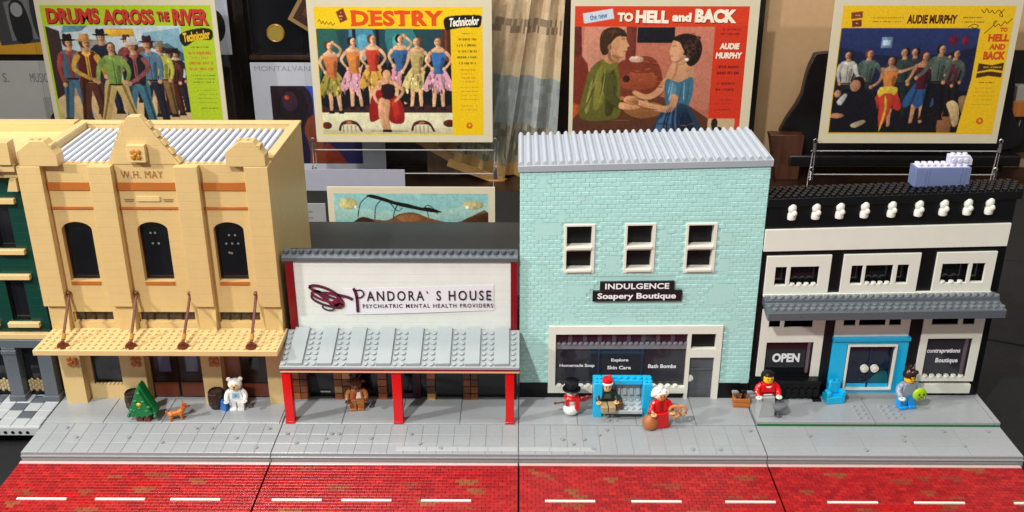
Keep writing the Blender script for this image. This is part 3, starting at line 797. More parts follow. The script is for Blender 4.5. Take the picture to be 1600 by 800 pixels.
for (a, b), ws in zip(pan, up_w):
    q = MB(); q.wall(a, b, 16.4, 21.9, 13.75, 14.09, [(x0, x1, 17.6, 20.3) for x0, x1 in ws]); f = build('window', q, WHITES, B, .05)
    q = MB(); q.box(a+.5, b-.5, 15.0, 15.05, 17.2, 20.6); build('pane', q, GLASSD, f)
    q = MB()
    for x0, x1 in ws:
        n = max(1, int((x1-x0)/.9))
        if x1-x0 > 2:
            for k in range(n): q.stud(x0+.45+k*(x1-x0)/n, 14.0, 17.55, 10, .34, .3)
        else: q.box(x0+.02, x1-.02, 13.8, 14.3, 17.5, 17.62)
    build('sill', q, WHITES, f)
m = MB(); m.box(33.0, 63.5, 13.6, 14.09, 15.9, 16.38); build('white_band', m, WHITES, B, .04)
# awning
m = MB(); m.prism([(14.05, 15.0), (14.05, 16.1), (12.6, 16.0), (12.55, 15.55), (11.2, 15.4), (10.2, 15.2), (10.2, 14.1), (11.0, 14.1)], 33.0, 64.3, 'x')
aw = build('awning', m, DGREY, B, .05)
q = MB()
for k in range(31):
    for (y_, z_) in ((13.5, 16.02), (12.95, 16.0)): q.stud(33.5+k+(.5 if y_ < 13.2 else 0), y_, z_, 10, .36, .24)
    for (y_, z_) in ((11.9, 15.4), (11.0, 15.3)): q.stud(33.5+k+(.5 if y_ < 11.5 else 0), y_, z_, 10, .36, .26)
build('awning_stud', q, plastic('mid_dark_grey_plastic', '6B7176', .2), aw)
# ground floor panels
q = MB(); q.wall(33.2, 41.9, 3.7, 14.0, 13.8, 14.09, [(34.2, 35.8, 11.3, 12.5), (36.3, 40.2, 11.3, 12.5), (34.2, 40.7, 3.69, 9.0)]); f = build('window', q, WHITES, B, .04)
q = MB(); q.box(34.1, 40.8, 14.3, 14.36, 3.6, 9.3); pn = build('pane', q, GLASSD, f)
q = MB(); q.box(40.0, 40.3, 13.85, 14.25, 4.2, 8.9); build('mullion', q, plastic('mauve_clear', '6A5560', .15), f)
q = MB(); q.box(34.1, 35.9, 14.1, 14.12, 11.2, 12.6); q.box(36.2, 40.3, 14.1, 14.12, 11.2, 12.6); build('transom_pane', q, DKBROWN, f)
q = MB(); text(q, 'OPEN', 35.3, 39.1, 5.7, 7.1, 14.2, None, bold=.045); build('lettering', q, plastic('white_print', 'EDEDED', .4), f, smooth=0)
q = MB(); q.wall(43.3, 53.5, 9.8, 14.0, 13.8, 14.09, [(44.4, 46.0, 11.5, 12.5), (46.5, 50.1, 11.5, 12.5), (50.6, 52.2, 11.5, 12.5)]); f = build('transom_window', q, WHITES, B, .04)
q = MB(); q.box(44.3, 46.1, 14.1, 14.12, 11.4, 12.6); q.box(50.5, 52.3, 14.1, 14.12, 11.4, 12.6); build('pane', q, BROWN, f)
q = MB(); q.box(46.4, 50.2, 14.1, 14.12, 11.4, 12.6); build('pane', q, BLACK, f)
q = MB(); q.wall(43.3, 53.7, Z0, 9.78, 13.6, 14.09, [(45.3, 52.3, 1.6, 8.8)]); q.box(43.2, 53.8, 13.3, 14.08, 9.3, 9.79); ds = build('door_surround', q, AZURE, B, .05)
q = MB(); q.frame(45.4, 52.2, 1.7, 8.7, 13.4, 14.2, .26); df = build('door_frame', q, WHITES, B, .04)
q = MB(); q.box(45.6, 52.0, 14.05, 14.12, 1.9, 8.5); build('door_pane', q, plastic('blue_black_glass', '141E30', .08, vary=.5), df)
q = MB(); q.box(48.68, 48.92, 13.85, 14.04, 1.95, 8.45); build('mullion', q, plastic('navy_plastic', '14263E', .2), df)
for x in (48.1, 49.5):
    q = MB(); q.cyl((x, 13.5, 5.0), .56, .35, 'y', 16); q.cyl((x, 13.38, 5.0), .24, .13, 'y', 10); build('door_handle', q, WHITES, df)
q = MB(); q.prism(spline([(48.0, 2.1), (50.2, 2.2), (51.6, 2.2), (51.4, 4.3), (50.0, 4.2), (49.4, 3.4)], 3), 13.95, 14.03); build('window_sticker', q, plastic('teal_print', '0F5A66', .3), df)
q = MB(); q.box(45.8, 51.8, 13.9, 14.0, 1.98, 2.5); build('sill', q, AZURE, df)
q = MB(); q.box(43.6, 54.3, 13.0, 13.59, Z0-.02, 1.25); build('door_step', q, LGREY, B, .04)
q = MB(); q.wall(55.3, 63.6, 2.9, 14.0, 13.8, 14.09, [(56.4, 60.0, 11.5, 12.6), (60.6, 62.2, 11.5, 12.6), (56.3, 62.4, 3.6, 9.4)]); f = build('window', q, WHITES, B, .04)
q = MB(); q.box(56.2, 62.5, 14.3, 14.36, 3.5, 9.6); build('pane', q, GLASSP, f)
q = MB(); q.box(56.3, 60.1, 14.1, 14.12, 11.4, 12.7); q.box(60.5, 62.3, 14.1, 14.12, 11.4, 12.7); build('transom_pane', q, DKBROWN, f)
q = MB(); q.box(61.6, 61.9, 13.85, 14.25, 4.0, 9.3); build('mullion', q, plastic('mauve_clear', '6A5560', .15), f)
q = MB()
for k in range(6): q.stud(56.8+k, 14.0, 3.55, 10, .36, .3)
build('sill', q, WHITES, f)
q = MB(); text(q, 'contrapretions', 56.6, 61.2, 6.9, 7.7, 14.2, None, bold=.03); build('lettering', q, plastic('white_print', 'EDEDED', .4), f, smooth=0); q = MB(); text(q, 'Boutique', 58.0, 61.1, 5.4, 6.3, 14.2, None, bold=.03)
build('lettering', q, plastic('white_print', 'EDEDED', .4), f, smooth=0)
q = MB(); q.box(55.3, 63.3, 13.5, 14.09, 1.2, 2.55); build('white_band', q, WHITES, B, .05)
MB.warp = None

# ================================================================== STREET FURNITURE AND TOY FIGURES
FIG = 'toy figures on the pavement'
def fig(name, label, loc, rz, sc=1.1, legs=None, torso=None, arms=None, hands=None, face=None, head=True, skirt=None, sit=False, torso_print=None):
    """jointed toy figure facing -Y; returns the root; unit = studs * sc"""
    t = thing(name, label, 'toy figure', loc, rz, FIG, local=True); t.scale = (sc, sc, sc)
    z = 0
    if skirt:
        q = MB(); h = skirt[1]; q.prism([(-1.0, 0), (1.0, 0), (.8, h), (-.8, h)], -.85, .6); build('skirt', q, skirt[0], t, .08); z = h
    elif sit:
        for s_ in (-1, 1):
            q = MB(); q.box(s_*.52-.46, s_*.52+.46, -1.75, .4, 0, .85); q.box(s_*.52-.46, s_*.52+.46, -2.05, -1.4, -.0, .95); build('leg', q, legs, t, .1)
        z = .9
    else:
        for s_ in (-1, 1):
            q = MB(); q.box(s_*.52-.46, s_*.52+.46, -.45, .45, .35, 1.35); q.box(s_*.52-.46, s_*.52+.46, -.72, .45, 0, .38); build('leg', q, legs, t, .08)
        q = MB(); q.box(-.98, .98, -.45, .45, 1.3, 1.62); build('hip', q, legs, t, .06); z = 1.62
    q = MB()
    q.add([(-.97, -.48, z), (.97, -.48, z), (.97, .48, z), (-.97, .48, z), (-.68, -.42, z+1.6), (.68, -.42, z+1.6), (.68, .42, z+1.6), (-.68, .42, z+1.6)],
          [(0, 3, 2, 1), (4, 5, 6, 7), (0, 1, 5, 4), (1, 2, 6, 5), (2, 3, 7, 6), (3, 0, 4, 7)])
    to = build('torso', q, torso, t, .1)
    if torso_print:
        q = MB(); q.keep = True
        for col, pts in torso_print:
            P_ = [(p[0], -.52-.002*len(q.f), z+p[1]) for p in pts]
            A = sum(P_[i][0]*P_[(i+1) % len(P_)][2]-P_[(i+1) % len(P_)][0]*P_[i][2] for i in range(len(P_)))
            if A < 0: P_ = P_[::-1]
            q.add(P_, [tuple(range(len(P_)))], hexl(col))
        build('torso_print', q, PRINT, to, smooth=0)
    for s_ in (-1, 1):
        q = MB(); q.tube(spline([(s_*.72, 0, z+1.3), (s_*1.12, -.05, z+.95), (s_*1.28, -.35, z+.5), (s_*1.2, -.72, z+.2)], 3, False), [.36, .36, .36, .36, .35, .34, .33, .32, .31, .3][:10], 10)
        ar = build('arm', q, arms or torso, t)
        q = MB(); q.tube([(s_*1.2+.3*math.cos(R(a))*.9, -.98+.3*math.sin(R(a)), z+.1) for a in range(120, 421, 30)], .13, 7); q.ball((s_*1.2, -.74, z+.16), .2, 8, 6)
        build('hand', q, hands, ar)
    zt = z+1.6
    if head:
        q = MB(); q.lathe((0, 0, zt), [(.4, 0), (.44, .06), (.58, .16), (.62, .3), (.62, .85), (.56, 1.0), (.36, 1.08), (.34, 1.24), (.3, 1.26)], 18)
        hd = build('head', q, face, t)
        q = MB()
        for s_ in (-1, 1): q.ball((s_*.22, -.585, zt+.68), (.085, .05, .1), 8, 6)
        build('eyes', q, BLACK, hd)
        q = MB(); q.tube([(.24*math.sin(R(a)), -.61+.06*abs(math.sin(R(a))), zt+.5-.14*math.cos(R(a))) for a in range(-70, 71, 20)], .035, 6)
        build('mouth', q, DRED, hd)
    return t, zt
def hair_cap(t, zt, mat, prof, name='hair', sy=1.05):
    q = MB(); q.lathe((0, .12, zt), prof, 18, sy=sy); return build(name, q, mat, t)

# green tree costume figure
t = thing('toy_tree_figure', 'toy figure in a green pointed tree costume with small yellow face', 'toy figure', (-50.9, 7.9, .06), -2, FIG, local=True); t.scale = (.93, 1, 1)
q = MB()
out = [(-2.15, 1.05), (-1.7, .75), (-1.3, 1.15), (-.85, .7), (-.4, 1.1), (.1, .75), (.6, 1.2), (1.0, .8), (1.5, 1.35), (2.2, 1.5), (1.65, 2.3), (1.25, 3.2), (.75, 4.3), (.32, 5.3), (0, 5.75), (-.35, 5.2), (-.8, 4.2), (-1.3, 3.1), (-1.75, 2.1)]
q.prism(out, -.75, .75); q.prism([(p[0]*.8, .9+(p[1]-.9)*.86) for p in out], -1.15, 1.1)
for (x, z) in ((-1.0, 1.9), (.9, 1.9), (-.6, 3.4), (.5, 3.3), (0, 4.6), (-.1, 2.3), (1.2, 2.5), (-1.4, 2.0)):
    q.ball((x, -1.05, z), (.42, .22, .22), 8, 6)
tr = build('tree_costume', q, BGREEN, t, .12)
q = MB(); q.ball((-.1, -1.2, 2.95), (.36, .14, .26), 12, 8); f = build('face', q, YEL, tr)
q = MB()
for s_ in (-1, 1): q.ball((-.1+s_*.17, -1.36, 3.02), (.06, .04, .08), 6, 5)
build('eyes', q, BLACK, f)
for s_ in (-1, 1):
    q = MB(); q.box(s_*.55-.48, s_*.55+.48, -.8, .5, 0, .95); build('leg', q, BROWN, t, .08)
    q = MB(); q.tube([(s_*1.5, -.2, 1.7), (s_*1.9, -.8, 1.2)], [.3, .25], 8); q.ball((s_*1.95, -.95, 1.05), .28, 8, 6); build('arm', q, BGREEN, t)

# small orange dog, one continuous body
def remeshed(name, mb, mat, parent, vox=.09):
    o = build(name, mb, mat, parent, smooth=0)
    r = o.modifiers.new('r', 'REMESH'); r.mode = 'VOXEL'; r.voxel_size = vox*SC; r.use_smooth_shade = True
    s_ = o.modifiers.new('s', 'SMOOTH'); s_.iterations = 4; s_.factor = .5
    return o
t = thing('toy_dog', 'small orange brown toy dog standing beside the tree figure', 'toy dog', (-46.6, 7.7, .06), 18, local=True); t.scale = (1.12, 1.2, 1.1)
q = MB(); q.ball((0, 0, .95), (.85, .36, .38)); q.ball((.5, 0, 1.0), (.42, .38, .45)); q.ball((-.55, 0, .95), (.4, .36, .4))
q.ball((.85, 0, 1.35), (.3, .28, .38)); q.ball((1.0, -.02, 1.78), (.42, .38, .36)); q.ball((1.38, -.02, 1.66), (.26, .22, .2))
for s_ in (-1, 1):
    q.tube([(.6, s_*.24, .9), (.62, s_*.25, .45), (.62, s_*.25, .02)], [.22, .16, .16], 10); q.ball((.7, s_*.25, .1), (.24, .17, .12))
    q.tube([(-.6, s_*.24, .95), (-.52, s_*.25, .6), (-.74, s_*.25, .38), (-.7, s_*.25, .02)], [.28, .22, .15, .15], 10); q.ball((-.62, s_*.25, .1), (.22, .17, .12))
    q.tube([(.9, s_*.3, 2.0), (.84, s_*.34, 2.3), (.74, s_*.36, 2.42)], [.16, .13, .05], 8)
q.tube([(-.9, 0, 1.1), (-1.12, 0, 1.4), (-1.1, 0, 1.68)], [.15, .12, .06], 8)
b = remeshed('body', q, plastic('dog_orange', 'BE6A22', .35), t)
q = MB(); q.ball((1.62, -.02, 1.72), .1, 8, 6); [q.ball((1.24, s_*.27-.02, 1.92), .075, 8, 6) for s_ in (-1, 1)]; build('nose_and_eyes', q, BLACK, b)

# brown barrels
def barrel(loc, label):
    t = thing('barrel', label, 'barrel', loc, 0, 'brown barrels by the tan building', local=True)
    q = MB(); q.lathe((0, 0, 0), [(.85, 0), (1.0, .25), (1.18, 1.0), (1.22, 1.5), (1.18, 2.0), (1.0, 2.7), (.92, 2.75), (.86, 2.6), (.86, 2.3)], 20); build('body', q, DKBROWN, t)
    for zz in (.45, 2.3):
        q = MB(); q.lathe((0, 0, zz), [(1.06+(.02 if zz > 1 else 0), 0), (1.13, .06), (1.14, .2), (1.1, .26)], 20); build('hoop', q, plastic('barrel_hoop', '1A1210', .3), t)
barrel((-53.3, 10.6, .06), 'dark brown barrel behind the green tree figure')
barrel((-41.9, 11.0, .06), 'dark brown barrel beside the white bear figure')
t = thing('blue_parcel', 'small blue brick parcel leaning between barrel and white bear figure', 'parcel', (-40.7, 10.3, .06), -25, local=True)
q = MB(); q.box(-.55, .55, -.4, .4, 0, 1.5); b = build('body', q, BLUE, t, .08)
q = MB(); q.stud(-.25, 0, 1.5); q.stud(.3, 0, 1.5); build('stud', q, BLUE, b)

# white bear costume
WF = plastic('bear_white', 'E8E6E0', .3); BEARF = plastic('bear_face_tan', 'D8BE8E', .35)
t, zt = fig('toy_bear_figure', 'toy figure in a white bear costume with light blue bib', (-39.0, 10.6, .06), 6, 1.0, WF, WF, WF, WF, None, head=False,
            torso_print=[('8FB8CC', [(-.5, .35), (.5, .35), (.45, 1.2), (-.45, 1.2)]), ('5E8FA8', [(-.2, .55), (.2, .55), (.15, 1.0), (-.15, 1.0)])])
q = MB(); q.ball((0, 0, zt+.75), (.98, .85, .85))
for s_ in (-1, 1): q.ball((s_*.78, 0, zt+1.5), (.34, .22, .34), 12, 8)
hd = build('head', q, WF, t)
q = MB(); q.ball((0, -.6, zt+.62), (.62, .36, .58), 14, 10); fc = build('muzzle', q, BEARF, hd)
q = MB(); q.ball((0, -.98, zt+.75), (.17, .1, .12), 8, 6); [q.ball((s_*.27, -.88, zt+.95), .08, 8, 6) for s_ in (-1, 1)]
q.tube([(-.15, -.96, zt+.5), (0, -.98, zt+.44), (.15, -.96, zt+.5)], .035, 6); build('nose_and_eyes', q, DKBROWN, fc)

# brown antlered figure under the white building canopy
GB = plastic('ginger_brown', 'A8662F', .35); RB = plastic('deer_brown', '6A3A1C', .35)
t, zt = fig('toy_deer_figure', 'brown toy figure with antlers and red and white bib under canopy', (-22.4, 10.7, .1), 10, 1.02, GB, GB, GB, RB, None, head=False,
            torso_print=[('E6DCCB', [(-.1, .25), (.6, .3), (.5, 1.3), (0, 1.1)]), ('B0262A', [(-.5, .3), (-.1, .2), (.1, 1.2), (-.4, 1.0)])])
q = MB(); q.ball((0, 0, zt+.7), (.82, .75, .8)); q.ball((0, -.6, zt+.45), (.45, .4, .36))
for s_ in (-1, 1): q.ball((s_*.95, 0, zt+1.0), (.36, .14, .2), 10, 8)
hd = build('head', q, RB, t)
q = MB(); q.ball((0, -.98, zt+.55), (.15, .1, .12), 8, 6); [q.ball((s_*.28, -.66, zt+.92), .08, 8, 6) for s_ in (-1, 1)]; build('nose_and_eyes', q, BLACK, hd)
for s_ in (-1, 1):
    q = MB(); q.tube([(s_*.35, 0, zt+1.35), (s_*.5, 0, zt+1.8), (s_*.85, 0, zt+2.1)], [.12, .1, .06], 7); q.tube([(s_*.5, 0, zt+1.8), (s_*.42, 0, zt+2.15)], [.09, .05], 7)
    build('antler', q, DKBROWN, hd)

# snowman
t = thing('toy_snowman', 'toy snowman with red scarf and wide black top hat', 'toy figure', (7.2, 9.5, .06), 12, FIG, local=True)
q = MB(); q.ball((0, 0, .98), (1.12, 1.08, 1.0), 20, 12); q.ball((0, 0, 2.35), (.85, .8, .78), 18, 12); q.ball((0, 0, 3.55), (.74, .7, .66), 18, 12); build('body', q, WF, t)
q = MB(); q.lathe((0, 0, 2.55), [(.5, 0), (.98, .05), (1.02, .3), (.85, .55), (.5, .62)], 18); q.prism([(.25, .9), (.95, 1.0), (1.0, 2.9), (.4, 2.9)], -.95, -.55); q.prism([(-1.0, 1.9), (-.6, 1.8), (-.5, 2.9), (-.95, 2.9)], -.85, -.45); build('scarf', q, RED, t, .05)
q = MB(); q.lathe((0, 0, 4.0), [(1.25, 0), (1.28, .1), (1.2, .18), (.9, .22), (.95, .9), (1.02, 1.3), (.9, 1.38)], 20); build('hat', q, BLACK, t)
q = MB(); q.tube([(0, -.66, 3.5), (.05, -1.1, 3.42)], [.12, .03], 8); [q.ball((s_*.24, -.64, 3.72), .07, 8, 6) for s_ in (-1, 1)]; build('nose_and_eyes', q, ORANGE, t)
q = MB(); q.tube([(.7, -.2, 2.5), (1.25, -.5, 2.7)], [.14, .1], 8); q.tube([(-.7, -.2, 2.4), (-1.3, -.5, 2.1)], [.14, .1], 8); build('arm', q, BROWN, t)
t = thing('toy_fiddle', 'dark red brown toy fiddle held out beside the snowman', 'toy instrument', (8.6, 9.1, 2.6), 0, local=True)
q = MB(); q.ball((.1, 0, .15), (.62, .3, .42), 14, 8); q.ball((.75, 0, .4), (.48, .26, .34), 14, 8); bo = build('body', q, DRED, t)
q = MB(); q.tube([(1.0, -.05, .5), (2.3, -.1, .95)], .12, 8); q.ball((2.35, -.1, .98), .2, 8, 6); build('neck', q, BROWN, bo)
t = thing('toy_bow', 'thin reddish toy bow on the left of the snowman', 'toy instrument', (5.0, 9.2, 2.0), 0, local=True)
q = MB(); q.tube([(0, 0, 0), (.6, -.1, .12), (1.2, -.1, .3)], .11, 8); q.ball((0, 0, 0), .2, 8, 6); build('stick', q, BROWN, t)

# azure bench
t = thing('blue_bench', 'bright blue toy brick bench with grey studded seat and back', 'bench', (14.1, 9.6, .06), 0, local=True)
for s_ in (-1, 1):
    q = MB(); q.box(s_*3.35-.62, s_*3.35+.62, -.9, 1.6, 0, 5.3)
    f = build('side_panel', q, AZURE, t, .1)
    q = MB(); [q.stud(s_*3.35+dx, dy, 5.3, 12, .34, .26) for dx in (-.3, .3) for dy in (-.4, .5)]; build('panel_stud', q, AZURE, f)
q = MB(); q.box(-2.72, 2.72, .1, 1.6, 4.55, 5.3); f = build('top_rail', q, AZURE, t, .1)
q = MB(); [q.stud(-2.3+k*.92, .55, 5.3, 12, .36, .28) for k in range(6)]; build('rail_stud', q, AZURE, f)
q = MB(); q.box(-2.71, 2.71, 1.2, 1.6, 1.5, 4.54)
for k in range(6): q.prism([(1.19, 2.6), (.8, 2.6), (1.19, 4.2)], -2.25+k*.9-.26, -2.25+k*.9+.26, 'x')
build('backrest', q, plastic('bench_seat_grey', 'B2BABB', .3), t, .03)
q = MB(); q.prism([(-1.5, .95), (1.18, 1.5), (1.18, 1.95), (-1.5, 1.4)], -2.71, 2.71, 'x')
for k in range(6):
    for j in range(3): q.stud(-2.25+k*.9, -1.05+j*.85, 1.5+j*.17, 12, .32, .24)
build('seat', q, plastic('bench_seat_grey', 'B2BABB', .3), t, .03)
# seated figure in a red cap
ELFG = plastic('dark_green_cloth_plastic', '14251C', .35)
t, zt = fig('toy_cap_figure', 'toy figure in red and white cap and dark jacket sitting on blue bench', (12.0, 9.2, 1.7), 4, 1.0, plastic('tan_trousers_plastic', 'A9926B', .35), ELFG, ELFG, TANF, TANF, sit=True,
            torso_print=[('3E4E44', [(-.5, .5), (.5, .5), (.35, 1.25), (-.35, 1.25)]), ('151515', [(-.6, .1), (.6, .1), (.6, .35), (-.6, .35)])])
q = MB(); q.lathe((0, .05, zt+.82), [(.72, 0), (.8, .06), (.82, .28), (.72, .36)], 18); build('cap_brim', q, WHITES, t)
q = MB(); q.lathe((0, .05, zt+1.15), [(.7, 0), (.74, .3), (.6, .62), (.3, .78)], 18); q.ball((.35, .3, zt+1.85), .26, 10, 8); build('cap', q, RED, t)
q = MB(); q.lathe((0, -.12, zt-.1), [(.3, 0), (.5, .12), (.52, .34), (.4, .42)], 14); build('beard', q, plastic('sandy_beard', 'C2A56A', .4), t)
t = thing('brown_satchel', 'small brown satchel on the bench beside the figure in cap', 'bag', (13.7, 8.5, 1.65), 12, local=True)
q = MB(); q.box(-.5, .5, -.35, .35, 0, .8); q.prism([(-.5, .8), (.5, .8), (.4, 1.05), (-.4, 1.05)], -.38, .38); b = build('body', q, plastic('satchel_brown', '5E4326', .4), t, .1)
q = MB(); q.tube([(-.4, 0, .95), (-.2, 0, 1.45), (.2, 0, 1.45), (.4, 0, .95)], .08, 6); build('strap', q, DKBROWN, b)

# white-haired figure in red with rings and sack
t, zt = fig('toy_white_hair_figure', 'toy figure with big white hair in a long red dress', (19.0, 6.9, .06), 14, 1.08, None, RED, RED, TANF, plastic('warm_tan_face', 'D08A48', .32), skirt=(RED, 2.1),
            torso_print=[('9A1216', [(-.25, .2), (.25, .2), (.2, 1.4), (-.2, 1.4)])])
q = MB(); q.lathe((0, .42, zt+.2), [(.5, 0), (.86, .1), (1.0, .4), (.96, .8), (.7, 1.08), (.3, 1.18)], 18)
for a in range(0, 181, 36): q.ball((.86*math.cos(R(a)), .4+.6*math.sin(R(a)), zt+.55), .34, 10, 7)
for s_ in (-1, 1): q.ball((s_*.76, .05, zt+.85), .34, 10, 7); q.ball((s_*.4, -.1, zt+1.2), .3, 10, 7)
q.ball((0, .3, zt+1.45), .4, 12, 8); build('hair', q, WF, t)
t = thing('ring_pair', 'two orange brown ring breads held by the white-haired figure', 'ring bread', (20.9, 6.2, 2.2), -10, local=True)
for dx, dz, r in ((0, 0, .72), (.85, .1, .62)):
    q = MB(); q.tube([(dx+r*math.cos(R(a)), -.1+.25*dx, dz+.5+r*math.sin(R(a))*1.15) for a in range(0, 360, 24)], .2, 8, closed=True); build('ring', q, plastic('ring_tan', 'C0834E', .4), t)
t = thing('brown_sack', 'round orange brown sack on the pavement beside the red dress', 'sack', (17.7, 6.3, .06), 0, local=True)
q = MB(); q.lathe((0, 0, 0), [(.6, 0), (.98, .2), (1.12, .75), (1.0, 1.35), (.6, 1.85), (.34, 2.1), (.3, 2.3), (.48, 2.6)], 18); b = build('body', q, plastic('sack_brown', 'A9642E', .45), t)
q = MB(); q.tube([(.36*math.cos(R(a)), .36*math.sin(R(a)), 2.2) for a in range(0, 360, 30)], .09, 6, closed=True); build('tie', q, BROWN, b)

# basket
t = thing('orange_crate', 'orange brown toy crate filled with grey tools by the mint wall', 'crate', (31.0, 12.0, .06), -4, local=True)
q = MB(); q.box(-1.1, 1.1, -.75, .75, 0, .2)
for zz in (.25, .9): q.wall(-1.15, 1.15, zz, zz+.55, -.8, -.62); q.box(-1.15, 1.15, .62, .8, zz, zz+.55); q.box(-1.15, -.97, -.61, .61, zz, zz+.55); q.box(.97, 1.15, -.61, .61, zz, zz+.55)
for x in (-1.05, .85):
    for y in (-.72, .52): q.box(x, x+.2, y, y+.2, 0, 1.6)
build('box', q, plastic('crate_orange', 'B4682A', .35), t, .05)
for k, (x, y, a, mt) in enumerate(((-.5, 0, -20, 0), (.1, .1, 8, 1), (.55, -.1, 25, 0))):
    tt = thing('toy_tool', ('grey toy tool leaning left in the orange crate', 'black toy tool upright in the middle of the orange crate', 'grey toy tool leaning right in the orange crate')[k], 'tool', (31.0+x, 12.0+y, .9), 0, 'tools in the crate', local=True)
    q = MB(); q.tube([(0, 0, -.4), (math.sin(R(a))*1.3, 0, 1.35)], .16, 8); build('shaft', q, (DGREY, BLACK, DGREY)[k], tt)
    q = MB(); hx_ = math.sin(R(a))*1.35; q.box(hx_-.42, hx_+.3, -.16, .16, 1.2, 1.55); q.prism([(hx_+.3, 1.2), (hx_+.6, 1.3), (hx_+.3, 1.55)], -.16, .16); build('head', q, (LGREY, BLACK, LGREY)[k], tt, .04)

# red-top figure with long grey skirt
t, zt = fig('toy_red_top_figure', 'black-haired toy figure in red top with belt and long grey skirt', (33.6, 9.0, .64), 4, 1.14, None, RED, RED, WHITES, YEL, skirt=(plastic('skirt_grey', 'A6A9A9', .32), 2.7),
            torso_print=[('F0E8E0', [(-.4, 1.35), (.4, 1.35), (.15, 1.1), (-.15, 1.1)]), ('141414', [(-.82, .5), (.82, .5), (.86, .28), (-.86, .28)]), ('F0E8E0', [(-.5, .3), (.5, .3), (.52, .12), (-.52, .12)])])
q = MB(); q.lathe((0, .34, zt), [(.62, -.1), (.78, .3), (.8, .8), (.72, 1.1), (.5, 1.3), (.2, 1.38)], 18, sy=.86); q.lathe((0, .06, zt+.98), [(.68, 0), (.7, .14), (.5, .36), (.2, .42)], 18, sy=.98); build('hair', q, BLACK, t)
t = thing('grey_pot', 'small grey round pot on thin stem before the black storefront', 'pot', (35.3, 8.2, .67), 0, local=True)
q = MB(); q.lathe((0, 0, 1.0), [(.15, 0), (.62, .12), (.95, .5), (1.0, .85), (.95, .98), (.6, 1.05)], 18); build('bowl', q, plastic('pot_grey', '6F7274', .3), t)
q = MB(); q.cyl((0, 0, .15), .14, .9, n=10); q.lathe((0, 0, 0), [(.4, 0), (.42, .1), (.16, .2)], 12); build('stem', q, DGREY, t)

# black bench in front of the OPEN window
t = thing('black_bench', 'low black toy bench with ribbed front under the OPEN window', 'bench', (38.6, 13.0, .68), 0, local=True)
q = MB(); q.box(-3.6, 3.4, -.7, .7, 2.6, 3.1); build('top', q, BLACK, t, .06)
q = MB(); q.box(-3.5, 3.3, -.4, .5, .35, 2.59)
for k in range(7): q.cyl((-3.0+k*.97, -.4, 1.5), .4, -.22, 'y', 12); q.cyl((-3.0+k*.97, -.4, .8), .4, -.18, 'y', 12)
build('front_panel', q, BLACK, t)
for s_ in (-3.2, 2.4):
    q = MB(); q.box(s_, s_+1.2, -1.0, .6, 0, .34); build('foot', q, BLACK, t, .06)

# azure armchair
t = thing('blue_armchair', 'chunky bright blue toy brick armchair left of the blue door', 'armchair', (43.9, 12.3, .66), 8, local=True)
q = MB(); q.box(-1.3, 1.3, -.9, .9, 0, 1.1); build('seat', q, AZURE, t, .1)
q = MB(); q.box(-.7, .95, .2, .9, 1.11, 3.0); f = build('backrest', q, AZURE, t, .15)
q = MB(); q.stud(-.3, .55, 3.0); q.stud(.5, .55, 3.0); build('back_stud', q, AZURE, f)
for s_ in (-1, 1):
    q = MB(); q.box(s_*1.05-.3, s_*1.05+.3, -.9, .19, 1.11, 1.9); build('armrest', q, AZURE, t, .1)

# boy in blue with lime shield
t, zt = fig('toy_blue_trousers_figure', 'toy figure in bright blue trousers and grey shirt with tall brown hair', (53.4, 10.9, .67), 12, 1.22, LBLUE, plastic('shirt_grey', '8F98A8', .32), plastic('shirt_grey', '8F98A8', .32), WHITES, YEL)
q = MB(); q.lathe((0, .12, zt+.55), [(.62, 0), (.74, .15), (.72, .5), (.55, .9), (.3, 1.2)], 16)
for k in range(7): q.tube([(.3*math.cos(k), .1+.3*math.sin(k), zt+1.2), (.5*math.cos(k*1.7), .2+.3*math.sin(k), zt+2.0)], [.34, .08], 8)
q.ball((.25, -.35, zt+1.35), (.5, .35, .3), 10, 7); build('hair', q, DKBROWN, t)
t = thing('lime_ball', 'lime green round disc with dark marks held by the blue-trousered figure', 'disc', (54.7, 9.9, 2.6), 10, local=True); t.scale = (1.02,)*3
q = MB(); q.ball((0, 0, .6), (1.0, .45, .95), 18, 12); b = build('body', q, LIME, t)
q = MB()
for (x, z, r) in ((-.3, .75, .17), (.35, .75, .17), (0, .4, .13), (.3, .25, .12), (-.25, .2, .12)): q.ball((x, -.42, z), (r, .06, r), 8, 6)
build('marks', q, plastic('dark_olive_print', '3A4A0E', .4), b)

# translucent blue tub of clear studs on the roof of the black and white building
t = thing('blue_clear_tub', 'translucent periwinkle brick tub with clear studs on the black rooftop', 'brick tub', (55.3, 17.0, 30.9), 2, local=True)
PERI = clear('periwinkle_clear_plastic', 'A2B0DA', .12, .6, 1.3); ICE = plastic('ice_clear_plastic', 'D2D0E2', .15)
q = MB(); q.wall(-3.6, 3.6, .05, 2.7, -1.1, -.9); q.box(-3.6, 3.6, .9, 1.1, .05, 2.7); q.box(-3.6, -3.4, -.89, .89, .05, 2.7); q.box(3.4, 3.6, -.89, .89, .05, 2.7); q.box(-3.39, 3.39, -.89, .89, .05, .3)
for x in (-2.4, -2.0, 2.2, 2.7): q.box(x, x+.12, -1.16, -1.101, .1, 2.65)
build('box', q, PERI, t, .05)
q = MB(); q.box(-3.38, 3.38, -.88, .88, 2.0, 2.75)
for k in range(8):
    for j in range(2): q.stud(-3.0+k*.86, -.42+j*.85, 2.75, 12, .36, .34)
build('stud_row', q, ICE, t)
q = MB(); q.box(.9, 3.5, -.4, .8, 2.76, 4.1)
for k in range(3): q.stud(1.4+k*.8, .2, 4.1, 12, .32, .25); q.cyl((1.4+k*.8, -.4, 3.5), .32, -.22, 'y', 12)
